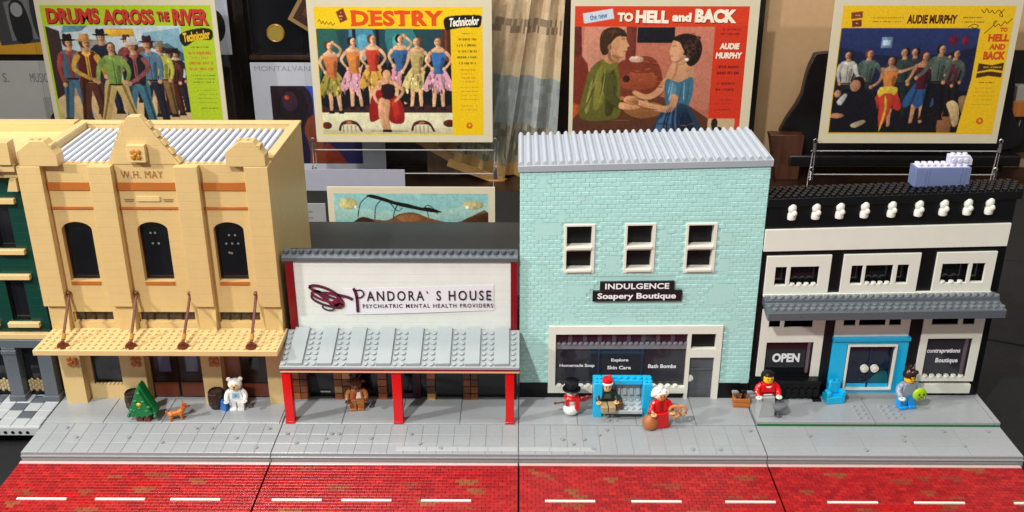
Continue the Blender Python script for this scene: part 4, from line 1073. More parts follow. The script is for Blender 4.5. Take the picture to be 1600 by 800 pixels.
q.prism([(3.5, 2.8), (3.9, 2.8), (3.9, 3.6), (3.5, 4.1)], -.4, .8); build('clear_brick', q, ICE, t, .05)

# ================================================================== BEHIND THE STREET: PRINTED CARDS AND CASE FITTINGS
POST = 'film cards standing on clear easels'
CARD = plastic('cream_card', 'CFC3A6', .55, vary=.05)
def blur(a, sg):
    k = np.exp(-.5*(np.arange(-int(3*sg+1), int(3*sg+2))/sg)**2); k /= k.sum()
    for ax in (0, 1):
        pad = [(0, 0)]*a.ndim; pad[ax] = (len(k)//2, len(k)//2); b = np.pad(a, pad, mode='edge')
        a = sum(k[t]*np.take(b, range(t, t+a.shape[ax]), axis=ax) for t in range(len(k)))
    return a
class Pic:
    """print on a card, worked out as a fine grid of coloured faces: x 0..100 from the left, y downwards, same unit"""
    RES = 4.2
    def __init__(s, x0, x1, ztop, y, H=78.5):
        s.x0, s.k, s.zt, s.y = x0, (x1-x0)/100, ztop, y; s.q = MB(); s.q.keep = True; s.n = 0; s.clip = None; s.dl = .002; s.lets = []
        s.w, s.h = int(100*s.RES), int(H*s.RES); s.H = s.h/s.RES
        s.img = np.zeros((s.h, s.w, 3)); s.set = np.zeros((s.h, s.w), bool)
        s.lowf = blur(RNG.normal(size=(s.h, s.w)), 5); s.lowf /= s.lowf.std(); st = RNG.normal(size=(s.h, s.w)); st = blur(st, 1.5); st = np.mean([np.roll(np.roll(st, k, 0), k//2, 1) for k in range(-2, 3)], 0); s.lowf = .6*s.lowf+.7*st/st.std()
    def mask(s, pts):
        P = np.array(pts)*s.RES; X0, Y0 = np.floor(P.min(0)).astype(int); X1, Y1 = np.ceil(P.max(0)).astype(int)+1
        X0, Y0 = max(X0, 0), max(Y0, 0); X1, Y1 = min(X1, s.w), min(Y1, s.h)
        if s.clip: X0, X1, Y0, Y1 = max(X0, int(s.clip[0]*s.RES)), min(X1, int(s.clip[1]*s.RES)), max(Y0, int(s.clip[2]*s.RES)), min(Y1, int(s.clip[3]*s.RES))
        if X1 <= X0 or Y1 <= Y0: return None
        gx, gy = np.meshgrid(np.arange(X0, X1)+.5, np.arange(Y0, Y1)+.5); m = np.zeros(gx.shape, bool)
        for t in range(len(P)):
            (xa, ya), (xb, yb) = P[t], P[t-1]
            if ya == yb: continue
            m ^= ((ya > gy) != (yb > gy)) & (gx < (xb-xa)*(gy-ya)/(yb-ya)+xa)
        return (slice(Y0, Y1), slice(X0, X1)), m, gx, gy
    def poly(s, col, pts, sm=0, lay=True):
        if sm: pts = spline(pts, sm)
        r = s.mask(pts)
        if r is None: return
        sl, m, gx, gy = r; c = np.array(hexl(col)); f = np.ones(m.shape)
        if s.clip and m.sum() > 12:                       # photographic tone inside the picture area
            mx = gx[m]; u = (gx-mx.min())/max(mx.max()-mx.min(), 1); my = gy[m]; v = (gy-my.min())/max(my.max()-my.min(), 1)
            big = min(1, m.sum()/4000)
            f = (1.38-.72*u-.2*v)*(1-big)+big*(1.08-.2*v)
            f = f*np.exp((.15-.09*big)*s.lowf[sl])
            e = blur(m.astype(float), 1.4); f = f*np.where(m, .62+.38*np.clip((e-.5)*2.2, 0, 1), 1) if big < .7 else f
        s.img[sl][m] = np.clip(c[None]*f[m][:, None], 0, 1); s.set[sl] |= m
    def mrect(s, col, a, b, c, d):
        s.n += 1; s.q.flat([(s.x0+x*s.k, s.zt-y*s.k) for x, y in ((a, c), (b, c), (b, d), (a, d))], s.y-s.dl*s.n-.01, hexl(col))
    def rect(s, col, a, b, c, d): s.poly(col, [(a, c), (b, c), (b, d), (a, d)])
    def oval(s, col, cx, cy, rx, ry=None, n=18):
        ry = ry or rx; s.poly(col, [(cx+rx*math.cos(2*math.pi*i/n), cy+ry*math.sin(2*math.pi*i/n)) for i in range(n)])
    def limb(s, col, pts, ws):
        L, Rr = [], []
        for i, p in enumerate(pts):
            a = pts[max(i-1, 0)]; b = pts[min(i+1, len(pts)-1)]; dx, dy = b[0]-a[0], b[1]-a[1]; l = math.hypot(dx, dy) or 1
            L.append((p[0]-dy/l*ws[i]/2, p[1]+dx/l*ws[i]/2)); Rr.append((p[0]+dy/l*ws[i]/2, p[1]-dx/l*ws[i]/2))
        s.poly(col, L+Rr[::-1], 3)
    def txt(s, body, col, x0, x1, y0, y1, bold=0, shear=0, rot=0, sp=1):
        s.n += 1
        s.lets.append(MB()); s.lets[-1].keep = True
        text(s.lets[-1], body, s.x0+x0*s.k, s.x0+x1*s.k, s.zt-y1*s.k, s.zt-y0*s.k, s.y-s.dl*s.n-.01, hexl(col), bold, shear, sp, rot)
    def lines(s, col, x0, x1, ys, h, gap=.25):
        """rows of small print too small to read in the photograph"""
        for y in ys:
            x = x0+random.uniform(0, 2)
            while x < x1-.6:
                l = random.uniform(.35, .8); s.poly(col, [(x, y+random.uniform(0, .25)*h), (min(x+l, x1), y), (min(x+l, x1), y+h), (x, y+h*random.uniform(.8, 1))]); x += l+random.choice((.3, .34, .4, 1.0))
    def person(s, cx, top, h, shirt, trous, skin='C9956B', hair='2A1A14', hat=None, vest=None, arms=None, spread=.1, skirt=None, turn=0, lean=0):
        X = lambda u, v: (cx+u*h+lean*h*(1-v), top+v*h)
        if skirt:
            for u in (-.05, .05): s.limb(skin, [X(u, .6), X(u*1.1, .8), X(u*1.3, .97)], [.07*h, .055*h, .035*h]); s.poly('1A1416', [X(u*1.3-.03, .96), X(u*1.3+.03, .95), X(u*1.3+.04, 1.0), X(u*1.3-.04, 1.0)])
            s.poly(skirt, [X(-.07, .42), X(.07, .42), X(.2, .66), X(.17, .74), X(.08, .7), X(0, .76), X(-.08, .7), X(-.17, .75), X(-.2, .66)], 3)
            s.limb(dk(skirt, .72), [X(-.03, .46), X(-.07, .6), X(-.1, .7)], [.015*h, .03*h, .03*h]); s.limb(dk(skirt, .8), [X(.03, .46), X(.06, .6), X(.08, .7)], [.015*h, .03*h, .025*h])
        else:
            for sg in (-1, 1):
                s.limb(trous, [X(sg*.05, .46), X(sg*(.05+spread*.5), .72), X(sg*(.05+spread), .96)], [.13*h, .1*h, .08*h])
                s.limb(dk(trous, .66), [X(sg*.075, .5), X(sg*(.075+spread*.5), .74), X(sg*(.07+spread), .94)], [.03*h, .025*h, .02*h])
                s.poly('1E130F', [X(sg*(.05+spread)-.05, .95), X(sg*(.05+spread)+.04, .95), X(sg*(.05+spread)+.06*(1 if sg > 0 else .6), 1.0), X(sg*(.05+spread)-.06, 1.0)])
        tw = .86 if skirt else 1
        s.poly(shirt, [X(a_*tw, b_) for a_, b_ in ((-.045, .155), (.045, .155), (.112, .19), (.098, .33), (.07, .45), (.078, .5), (-.078, .5), (-.07, .45), (-.098, .33), (-.112, .19))], 3)
        if skirt: s.poly(skin, [X(-.05, .15), X(.05, .15), X(.1, .182), X(.085, .215), X(0, .22), X(-.085, .215), X(-.1, .182)])
        s.limb(dk(shirt, .7), [X(.06, .28), X(.05, .34), X(.04, .48)], [.03*h, .045*h, .03*h])
        if vest:
            for sg in (-1, 1): s.poly(vest, [X(sg*.03, .165), X(sg*.12, .2), X(sg*.11, .35), X(sg*.09, .51), X(sg*.025, .5), X(sg*.02, .34)], 2)
        if not skirt:
            s.poly('2A1B12', [X(-.08, .478), X(.08, .478), X(.08, .5), X(-.08, .5)]); s.poly(dk(shirt, 1.25), [X(-.04, .155), X(0, .2), X(.04, .155), X(.05, .19), X(0, .23), X(-.05, .19)])
            s.limb(dk(shirt, .6), [X(0, .23), X(.005, .47)], [.008*h, .008*h])
        for (e, hd) in (arms or [((-.18, .34), (-.13, .5)), ((.18, .34), (.13, .5))]):
            sx = -.1 if e[0] < 0 else .1; e = (e[0]*.84, e[1]); hd = (hd[0]*.9, hd[1])
            aw = .7 if skirt else 1
            s.limb(shirt if not skirt else skin, [X(sx, .21), X(*e), X(*hd)], [.064*h*aw, .052*h*aw, .036*h*aw]); s.oval(skin, *X(*hd), .028*h)
        s.poly(skin, [X(-.03, .1), X(.03, .1), X(.035, .17), X(-.035, .17)])
        s.oval(hair, *X(-turn*.015, .068), .052*h, .06*h)
        s.oval(skin, *X(turn*.012, .078), .042*h, .055*h); s.oval(dk(skin, .7), *X(turn*.012+.02, .085), .018*h, .045*h)
        s.oval('2B1510', *X(turn*.02-.014, .07), .008*h, .006*h); s.oval('2B1510', *X(turn*.02+.014, .07), .008*h, .006*h); s.oval('7A2B22', *X(turn*.02, .105), .014*h, .006*h)
        if hat:
            s.poly(hat, [X(-.1, .04), X(-.04, .03), X(.04, .03), X(.1, .04), X(.06, .055), X(-.06, .055)], 3); s.poly(hat, [X(-.05, .04), X(-.045, -.03), X(0, -.02), X(.045, -.03), X(.05, .04)], 2)
    def done(s, parent, name='picture'):
        im = blur(s.img, .62); im = im*(1+RNG.normal(size=im.shape[:2])[..., None]*.09)+RNG.normal(size=im.shape)*.006
        ys, xs = np.nonzero(s.set); o = ORG[parent.name]; step = s.k/s.RES
        me = bpy.data.meshes.new(name)
        idx = -np.ones((s.h+1, s.w+1), int)
        for dy in (0, 1):
            for dx in (0, 1): idx[ys+dy, xs+dx] = 0
        vy, vx = np.nonzero(idx == 0); idx[vy, vx] = np.arange(len(vy))
        co = np.stack([(s.x0+vx*step-o[0])*SC, np.full(len(vx), (s.y-o[1])*SC), (s.zt-vy*step-o[2])*SC], 1)
        fc = np.stack([idx[ys+1, xs], idx[ys+1, xs+1], idx[ys, xs+1], idx[ys, xs]], 1)
        me.from_pydata(co.tolist(), [], fc.tolist())
        ca = me.color_attributes.new('Col', 'FLOAT_COLOR', 'CORNER')
        cols = np.repeat(np.concatenate([np.clip(im[ys, xs], 0, 1), np.ones((len(ys), 1))], 1), 4, axis=0)
        ca.data.foreach_set('color', cols.astype(np.float32).ravel()); me.materials.append(PRINT)
        ob = bpy.data.objects.new(name, me); COL.objects.link(ob); ob.parent = parent; ORG[ob.name] = o
        for l in s.lets: build('lettering', l, PRINT, ob, smooth=0)
        if s.q.v: build('pen_mark', s.q, PRINT, ob, smooth=0)
        return ob
def dk(h, k): return ''.join('%02X' % max(0, min(255, int(int(h[i:i+2], 16)*k))) for i in (0, 2, 4))

def inside(P, x, y):
    c = False; n = len(P)
    for i in range(n):
        (x1, y1), (x2, y2) = P[i], P[i-1]
        if (y1 > y) != (y2 > y) and x < (x2-x1)*(y-y1)/(y2-y1)+x1: c = not c
    return c
YP = 134
def card(name, label, x0, x1, z0, z1, y=YP, group=None, cat='film card', mat=None):
    t = thing(name, label, cat, ((x0+x1)/2, y, z0), 0, group)
    q = MB(); q.box(x0, x1, y, y+.35, z0, z1); build('card_board', q, mat or CARD, t, .05); return t

# --- card 1: lime green, western crowd
t = card('film_card', 'lime green bordered film card with row of hatted men', -116.2, -72.8, 2.1, 37.4, group=POST)
p = Pic(-115.0, -74.0, 35.9, YP-.02)
p.rect('A8BE22', 0, 100, 0, 78); 
p.clip = (1.2, 81, 12, 74); p.rect('B9C4C6', 1.2, 81, 12, 74)
p.rect('C9A878', 1.2, 81, 52, 74); p.rect('B0906A', 1.2, 81, 48, 54)
p.poly('3A2A26', [(1.2, 12), (9, 15), (10, 50), (1.2, 56)]); p.poly('7FA6B4', [(58, 16), (80, 13), (81, 28), (70, 22), (58, 24)]); p.poly('44606E', [(60, 24), (72, 22), (81, 28), (81, 33), (70, 28)])
p.rect('D9A632', 36, 53, 13.5, 18); p.poly('5F8C9C', [(12, 12), (26, 12), (22, 15), (10, 16)]); p.rect('8E8A84', 20, 36, 20, 46); p.rect('6E4A3A', 52, 60, 24, 50)
for (cx, tp, h, sh, tr, hat, ve, ar, sp, tn) in (
    (33, 15, 50, '1E2230', '23283A', '17181C', None, None, .06, 0), (48, 18, 40, '7A3A38', '2A2226', '4A2A22', None, None, .06, 0),
    (13, 18, 52, '983E38', '45667A', '1C1714', '4E6674', [((-.17, .36), (-.12, .56)), ((.15, .36), (.1, .5))], .07, 1),
    (23, 18, 55, 'C4963C', '522C20', 'C08A4A', '5A201C', [((-.19, .36), (.06, .48)), ((.18, .34), (.2, .44))], .06, 1),
    (76, 26, 38, '2A1E22', '22202A', '18161A', None, None, .05, -1), (72, 26, 40, '5E2A22', '4A2018', '2E201C', None, None, .05, -1),
    (67, 22, 45, 'B8B24A', '7A5A32', '8A7A62', None, [((-.18, .36), (-.1, .5)), ((.16, .36), (.1, .5))], .05, -1),
    (60, 19, 52, '58748A', '20202C', '3A1A22', None, [((-.17, .36), (-.05, .52)), ((.15, .36), (.1, .5))], .06, -1),
    (51, 20, 53, '8E4C4A', '3E6878', 'C8C2BC', '1C1C24', [((-.2, .34), (-.26, .47)), ((.16, .34), (-.1, .5))], .08, -1),
    (38, 21, 53, '7A9448', 'BC9C60', None, None, [((-.2, .3), (-.22, .46)), ((.2, .33), (.14, .47))], .14, 0)):
    p.person(cx, tp, h, sh, tr, hat=hat, vest=ve, arms=ar, spread=sp, turn=tn, hair='4A2416')
p.clip = None
for a, b, c, d, tt in ((3, 34, 1.6, 10.6, 'DRUMS'), (36, 66, 2.2, 11, 'ACROSS'), (68, 75, 3.6, 9.2, 'THE'), (77, 98, 2.2, 11.4, 'RIVER')):
    p.txt(tt, '3A1A10', a+.5, b+.5, c+.6, d+.6, bold=.055); p.txt(tt, 'C0342A', a, b, c, d, bold=.045)
p.poly('1C1A14', [(80, 17), (90, 13.5), (99, 14), (98.5, 20), (90, 20), (82, 24)], 4); p.txt('Technicolor', 'E8B824', 82, 98, 15, 20.5, bold=.04, shear=.3, rot=8)
p.lines('5A5018', 85, 97, (24,), .8); p.lines('C2502A', 83, 98, (27, 33, 36.5), 1.8); p.lines('A88A2A', 85, 96, (30,), 1.4)
p.lines('54601A', 84, 98, (41, 43, 45), .7); p.lines('708020', 85, 98, (50, 52.5, 55, 57.5), .6); p.lines('54601A', 86, 98, (61,), .7)
p.done(t)
# --- card 2: yellow, dancers
t = card('film_card', 'yellow bordered film card with row of dancers in coloured skirts', -51.0, -6.7, 2.1, 37.4, group=POST)
p = Pic(-49.3, -9.0, 35.6, YP-.02)
p.rect('E6BE14', 0, 100, 0, 78.5)
p.clip = (.5, 81, 13, 78); p.rect('1E3E44', .5, 81, 13, 64); p.poly('3A7C96', [(20, 13), (34, 13), (37, 40), (24, 44)], 3); p.poly('2E6E70', [(42, 13), (58, 13), (60, 30), (46, 34)], 3); p.poly('27564C', [(1, 13), (12, 13), (14, 40), (.6, 46)], 2); p.poly('4C8C88', [(46, 18), (54, 16), (56, 26), (48, 28)], 3); p.poly('5A9AAE', [(25, 18), (31, 17), (33, 30), (27, 32)], 3)
p.rect('151A20', 22, 24, 13, 46); p.rect('11161C', 36, 38, 13, 46); p.rect('4A241C', 76, 81, 13, 52); p.rect('6A3424', 77.5, 79, 13, 52)
p.rect('2A1620', .5, 81, 48, 64); p.rect('3C1E20', .5, 81, 60, 64.2); p.rect('D4CDA8', .5, 81, 64.2, 78); p.poly('BFB58C', [(.5, 75), (81, 74), (81, 78), (.5, 78)])
for (cx, tp, top_, sk, lean) in ((9.5, 20, 'C8703E', '9A8A3E', 0), (22.5, 18, 'CE7C3C', 'D79AA6', 0), (34, 16.5, 'BE3C28', 'CE9A44', 0), (49.5, 16.5, '345C8A', 'CC8C98', 0), (59, 17, 'B29A60', 'D2B878', 0), (72.5, 18, '3A68A0', 'D49AA8', 0)):
    pose = random.choice(([((-.2, .32), (-.09, .44)), ((.2, .32), (.09, .44))], [((-.2, .32), (-.09, .44)), ((.16, .36), (.2, .5))], [((-.16, .36), (-.22, .48)), ((.2, .32), (.09, .44))], [((-.18, .3), (-.1, .43)), ((.18, .12), (.06, .03))]))
    p.poly('0E1216', [(cx-6, tp+16), (cx+7, tp+15), (cx+9, tp+40), (cx-8, tp+40)], 3)
    p.person(cx, tp+random.uniform(-.8, .8), 45, top_, None, skin='DCA880', skirt=sk, hair=random.choice(('2A1612', '5A3018', '140C0C', '6A3A1C')), arms=pose, turn=random.choice((-1, 1)), lean=random.uniform(-.05, .05))
    for k in range(22):
        p.oval(dk(sk, random.uniform(.5, 1.4)), cx+random.uniform(-7.5, 7.5), tp+46*random.uniform(.52, .74), random.uniform(.4, 1.1), random.uniform(.8, 2.4), 8)
p.poly('8E1A16', [(31, 56), (36, 50), (44, 52), (50, 58), (51, 70), (44, 71), (39, 67), (30, 70)], 4); p.poly('6A1010', [(36, 56), (40, 54), (42, 66), (38, 66)], 3); p.poly('B02A1E', [(44, 56), (48, 58), (49, 67), (45, 68)], 3)
p.limb('D09A72', [(38, 56), (37, 66), (39, 75)], [4, 3.4, 2]); p.limb('C08A62', [(41, 57), (40, 67), (41.5, 76)], [4, 3.2, 2])
p.poly('D09A72', [(37, 44), (46, 44), (48, 47), (46, 49), (38, 49), (35, 47)], 3); p.poly('241218', [(38, 47), (46, 47), (45, 55), (39, 55)], 2)
for pts in ([(37, 46), (33, 52), (35, 58)], [(46, 46), (51, 51), (46, 57)]): p.limb('D09A72', pts, [2.4, 2, 1.6])
p.oval('241410', 41.5, 39.5, 3.4, 3.6); p.oval('D09A72', 41.5, 40.8, 2.5, 3.3); p.poly('D09A72', [(40.6, 43), (42.6, 43), (42.8, 46), (40.4, 46)])
for cx in (17, 62): p.poly('4A2018', [(cx-7, 75), (cx-5, 70.5), (cx, 69), (cx+5, 70.5), (cx+8, 76), (cx+6.4, 76), (cx+4, 72), (cx-4, 72), (cx-5.6, 76)], 3); [p.rect('A89A7A', cx+dx-.4, cx+dx+.4, 72.5, 77) for dx in (-4, -1.5, 1, 3.5)]; p.oval('B8663A', cx, 70.6, 2, .9)
p.oval('5A2018', 79, 71, 4, 2.4); p.oval('5A2018', 3, 72.5, 3, 2.4); p.rect('8E8464', 30, 53, 75.6, 76.2); p.rect('241014', 37.5, 43, 75, 76.6)
p.clip = None
p.rect('E2B80E', 81.5, 100, 12, 78.5)
# slab lettering
p.txt('DESTRY', 'D84A16', 22, 77, 2.2, 11.4, bold=.05, sp=1.1)
for xx in (23.0, 33.2, 51.3, 60.5): p.mrect('D84A16', xx-1.4, xx+2.2, 10.4, 11.5); p.mrect('D84A16', xx-1.4, xx+2.2, 2.1, 3.1)
p.poly('7A2A20', [(13, 3), (17.5, .8), (19.8, 7.6), (15.2, 9.6)]); p.lines('E8C46A', 14.6, 17.8, (3.2, 5.2, 7), .7)
scr = [(2, 9), (3, 7.5), (4, 10), (5, 8.4), (6, 10.4), (7, 8.8), (8.4, 10.4), (9.6, 9), (10.6, 11), (12, 9.6)]
scribble(p.q, [(p.x0+a*p.k, p.zt-b*p.k) for a, b in scr], .14, p.y-.02, hexl('4A3A10'))
p.poly('14120E', [(77, 8), (80, 5.6), (90, 4.8), (99, 5), (99.5, 8.6), (98, 12), (90, 12), (82, 13.2), (78, 13.5)], 4); p.txt('Technicolor', 'EDE6D4', 80.5, 98.2, 6, 11.2, bold=.035, shear=.35, rot=4)
p.lines('6A5A14', 88, 95, (15.5,), .6); p.lines('4E4A1A', 84, 97, (18.4, 22, 25.6, 29.2, 32.8), 1.5); p.lines('C07A1E', 86, 96, (37, 39.4, 41.8, 44.2), 1.2); p.lines('A88A1A', 85, 97, (48, 50.5, 53, 55.5, 59.5, 62), .7)
p.oval('C8501E', 91.4, 72.4, 2.0); p.oval('E2B80E', 91.4, 72.1, .8)
p.lines('A89E80', 40, 88, (81,), .5); p.done(t)
# --- card 3: orange red, couple facing
t = card('film_card', 'orange red bordered film card with couple facing each other', 12.2, 57.2, 2.1, 37.4, group=POST)
p = Pic(13.2, 54.8, 35.8, YP-.02)
p.rect('CE3A1E', 0, 100, 0, 78); p.clip = (0, 81, 11.6, 78); p.rect('B06650', 0, 81, 11.6, 78)
p.poly('C08068', [(6, 11.6), (30, 11.6), (30, 40), (4, 44)]); p.poly('5A241C', [(0, 11.6), (4, 11.6), (5, 40), (0, 50)]); p.rect('6A2E26', 30, 36, 11.6, 40); p.rect('17161C', 36.5, 58, 12, 21); p.poly('B8705A', [(58, 11.6), (81, 11.6), (81, 60), (62, 60)])
p.poly('74301F', [(24, 40), (27, 32), (40, 28.5), (48, 31), (52, 40), (52, 52), (26, 52)], 4); p.poly('8E4228', [(29, 40), (47, 39), (48, 47), (30, 48)], 3); p.poly('C8A088', [(33, 29), (40, 29), (40, 32), (33, 32)], 2); p.oval('3E1812', 31, 42, 2.2)
p.poly('6E2A1C', [(0, 30), (8, 33), (10, 60), (0, 66)], 2); p.poly('A84A22', [(0, 56), (4, 58), (4, 78), (0, 78)]); p.poly('55301F', [(4, 62), (50, 52), (81, 66), (81, 78), (4, 78)], 2); p.poly('8A5630', [(30, 60), (48, 56), (56, 62), (40, 66)], 3)
p.poly('5E5A22', [(10, 36), (18, 30), (24, 31.5), (27, 40), (28, 56), (26, 66), (5, 66), (6, 50)], 4); p.poly('7A7430', [(14, 38), (19, 34), (18, 56), (12, 60)], 4); p.poly('3E3C18', [(22, 38), (25, 42), (24, 62), (19, 62)], 3); p.poly('8A8440', [(10, 44), (12, 42), (10, 60), (7, 62)], 3); p.limb('4A4820', [(20, 40), (22, 52), (29, 59)], [7, 6, 4.4]); p.limb('C08A5E', [(28, 58), (36, 59), (44, 56)], [4, 3, 3])
p.poly('B87E58', [(18, 26), (25, 26), (26, 33), (18, 33)], 2); p.poly('C48C64', [(18, 17), (24, 14.5), (29, 17), (31, 22), (30, 26), (27, 29.5), (22, 28.5), (18, 24)], 4); p.poly('3A2416', [(15, 24), (15, 17), (18, 13), (24, 11.8), (29, 14), (30, 17.4), (26, 17), (23, 19), (20.5, 23), (20, 27), (17, 28)], 4); p.oval('9A6444', 20.6, 23.4, 1.1, 1.8); p.poly('5A3A20', [(19, 14.5), (24, 13), (28, 15), (24, 15.6)], 3); p.oval('2A1810', 28, 20.3, .7, .4)
p.limb('C68E66', [(57, 41), (50, 50), (43, 53), (36, 50)], [5, 4.2, 3.4, 2.6]); p.poly('C08A66', [(58, 32), (68, 32), (70, 42), (55, 44)], 3)
p.poly('3C6478', [(55, 42), (62, 44), (70, 41), (70.5, 52), (66, 62), (57, 60), (54, 50)], 4); p.poly('5A889A', [(57, 44), (61, 46), (60, 56), (56, 54)], 3); p.poly('22384E', [(56, 58), (68, 58), (76, 70), (76, 78), (50, 78), (48, 72)], 3); p.poly('3A587A', [(52, 66), (60, 64), (58, 74), (50, 74)], 3); p.poly('16263A', [(66, 62), (72, 68), (72, 77), (64, 76)], 3)
p.limb('C68E66', [(60, 52), (58, 60), (46, 58.5), (36, 55)], [5, 4.6, 3.8, 3]); p.oval('C08860', 34.6, 54.6, 4.6, 2.6); p.oval('A86E48', 35.5, 56.4, 3.6, 1.4)
p.poly('C8906A', [(57, 20), (62, 18), (67, 24), (65, 33), (59, 33), (56, 28)], 4); p.poly('241612', [(57, 19), (60, 16.4), (66, 15.5), (72, 18), (74.5, 24), (73, 31), (69, 34.5), (66, 33), (65, 28), (63, 24), (61, 20.6)], 4)
for k in range(14): p.oval(random.choice(('3A241C', '1C100E', '4A3024')), 68+random.uniform(-3.5, 4), 24+random.uniform(-6, 6), 1.5, 1.2, 9)
p.oval('E8DCC8', 66, 30.6, 1.2, 1.0); p.oval('2A1810', 58.6, 24.4, .7, .4); p.oval('9A3A2A', 57.6, 29, .8, .5)
p.clip = None
X_ = p.limb
for a_, b_ in (((12, 42), (7, 60)), ((17, 36), (16, 52)), ((23.4, 36), (25, 55))): X_('46441A', [a_, ((a_[0]+b_[0])/2+1.4, (a_[1]+b_[1])/2), b_], [.3, .9, .3])
for a_, b_ in (((14, 37), (10, 50)), ((18.4, 40), (14, 61))): X_('868042', [a_, ((a_[0]+b_[0])/2+.9, (a_[1]+b_[1])/2), b_], [.3, .8, .2])
p.poly('6C6628', [(17, 31), (21, 33.4), (25, 31.6), (25.6, 35), (21, 37), (16.6, 34)], 2); p.rect('4A4618', 22.4, 25.6, 42, 46)
p.poly('C89068', [(29.6, 19.4), (32.2, 22.6), (30.6, 23.6), (30.9, 25.2), (30, 26.2), (30.1, 27.6), (27.4, 29.6), (25, 27), (26.6, 20)]); X_('5A2E1E', [(27.6, 18.9), (28.9, 18.6), (29.7, 19)], [.3, .5, .2]); X_('8E3A2C', [(28.8, 25.9), (30.5, 25.7)], [.5, .3]); X_('8A5A3E', [(22.6, 28), (25.4, 29.4), (28.2, 29.2)], [.6, 1.2, .4]); X_('8A5A3E', [(20.4, 26), (21, 30), (23, 32)], [1.4, 1.8, .6])
for k in range(22): a_ = random.uniform(15.4, 28); X_(random.choice(('2A190F', '5A3A22', '6E4A2C', '1E110A')), [(a_, 17.6-.1*(a_-22)**2*.1), (a_+random.uniform(.4, 1.4), 14.6), (a_+1.8, 13.4)], [.2, .34, .2])
p.poly('D09A74', [(57.6, 21.5), (56.3, 24.4), (55.2, 26.2), (56.2, 26.8), (55.9, 28.3), (56.5, 29.2), (56.6, 30.6), (58.6, 32), (61, 30), (60, 22)]); X_('3A2018', [(57, 23), (58.6, 22.6), (59.6, 23)], [.2, .5, .2]); X_('A83A30', [(56, 28.6), (57.4, 28.5)], [.4, .6]); X_('9A6448', [(58.6, 32), (61.4, 31.6), (63.4, 29.4)], [.4, 1.0, .5]); X_('A8704E', [(60.4, 33), (60, 38), (57.6, 43)], [.8, 1.4, .6])
for k in range(46):
    a_, b_ = 66.5+random.gauss(0, 3.4), 24+random.gauss(0, 4.4); r_ = random.uniform(.8, 1.6); q_ = random.uniform(0, 6)
    if inside([(58, 17), (66, 15), (74, 20), (73, 32), (66, 34), (64, 24)], a_, b_): X_(random.choice(('4A2E22', '120A08', '5E3A2A', '20120E')), [(a_+r_*math.cos(q_+t_), b_+r_*math.sin(q_+t_)) for t_ in (0, .9, 1.8, 2.7)], [.2, .45, .45, .2])
for a_, b_ in (((58, 44.5), (56, 54)), ((64, 45), (62, 58)), ((68, 44), (67, 57))): X_('28485C', [a_, ((a_[0]+b_[0])/2+.5, (a_[1]+b_[1])/2), b_], [.2, .6, .3])
for a_, b_ in (((58.4, 45), (57.4, 54)), ((65.4, 45), (65.6, 54))): X_('86AAB6', [a_, b_], [.3, .5])
for k in range(12): a_ = 53+k*2; X_(random.choice(('122034', '42608A', '0E1828')), [(a_*.5+30, 60), (a_*.8+11, 68), (a_, 77.5)], [.3, .8, .5])
X_('74301C', [(37, 57), (43, 59.6), (50, 60.6)], [.3, .6, .4]); [X_('8E5638', [(33+k_, 53.6), (31.4+k_*.8, 56.2)], [.3, .3]) for k_ in (0, 1.6, 3.2, 4.6)]
for k in range(18): a_ = random.uniform(28, 50); b_ = random.uniform(31, 50); X_(random.choice(('5A2214', 'A85A38', '3E160E')), [(a_, b_), (a_+random.uniform(1, 4), b_+random.uniform(-.6, .6))], [.3, .3])
for k in range(16): a_ = random.uniform(6, 70); b_ = random.uniform(66, 77); X_(random.choice(('3A1C10', '74482A', '2A130C')), [(a_, b_), (a_+random.uniform(3, 9), b_+random.uniform(-1, 1))], [.3, .5])
p.clip = None
p.rect('C8331C', 81, 100, 11, 66); p.rect('BFA27C', 81, 97, 66, 78); p.poly('2A1E18', [(83, 67), (86, 66), (87, 70), (85, 74), (83.5, 72)], 2); p.poly('2A1E18', [(87, 71), (90, 72), (88, 76)], 2)
p.poly('C4CDD6', [(4.5, 4.2), (21.5, 1.4), (22.6, 7), (5.4, 9.9)]); p.txt('the new', '4A6A9A', 8.5, 18.6, 4, 7.4, rot=9, bold=.02)
for a, b, c, d, tt in ((24.5, 33.5, 3.6, 8.8, 'TO'), (35, 54, 2.4, 9.6, 'HELL'), (56, 67, 3.6, 8.8, 'and'), (69, 93, 1.6, 9.4, 'BACK')):
    p.txt(tt, '7A1C10', a+.4, b+.4, c+.5, d+.5, bold=.07); p.txt(tt, 'F0E2CC', a, b, c, d, bold=.06, rot=-1)
p.lines('5A1A10', 84, 96, (12.6, 15.2), 1.1); p.txt('AUDIE', 'F0E2CC', 84.5, 96, 21, 24.6, bold=.05, shear=.1); p.txt('MURPHY', 'F0E2CC', 82.6, 98, 26.4, 30, bold=.05, shear=.1)
p.lines('5A1A10', 83, 97, (34, 37.6), 1.8); p.lines('6A1E12', 83, 95, (44, 47.6), 1.6); p.lines('8A2414', 84, 94, (54, 56.5, 60), .9)
p.done(t)
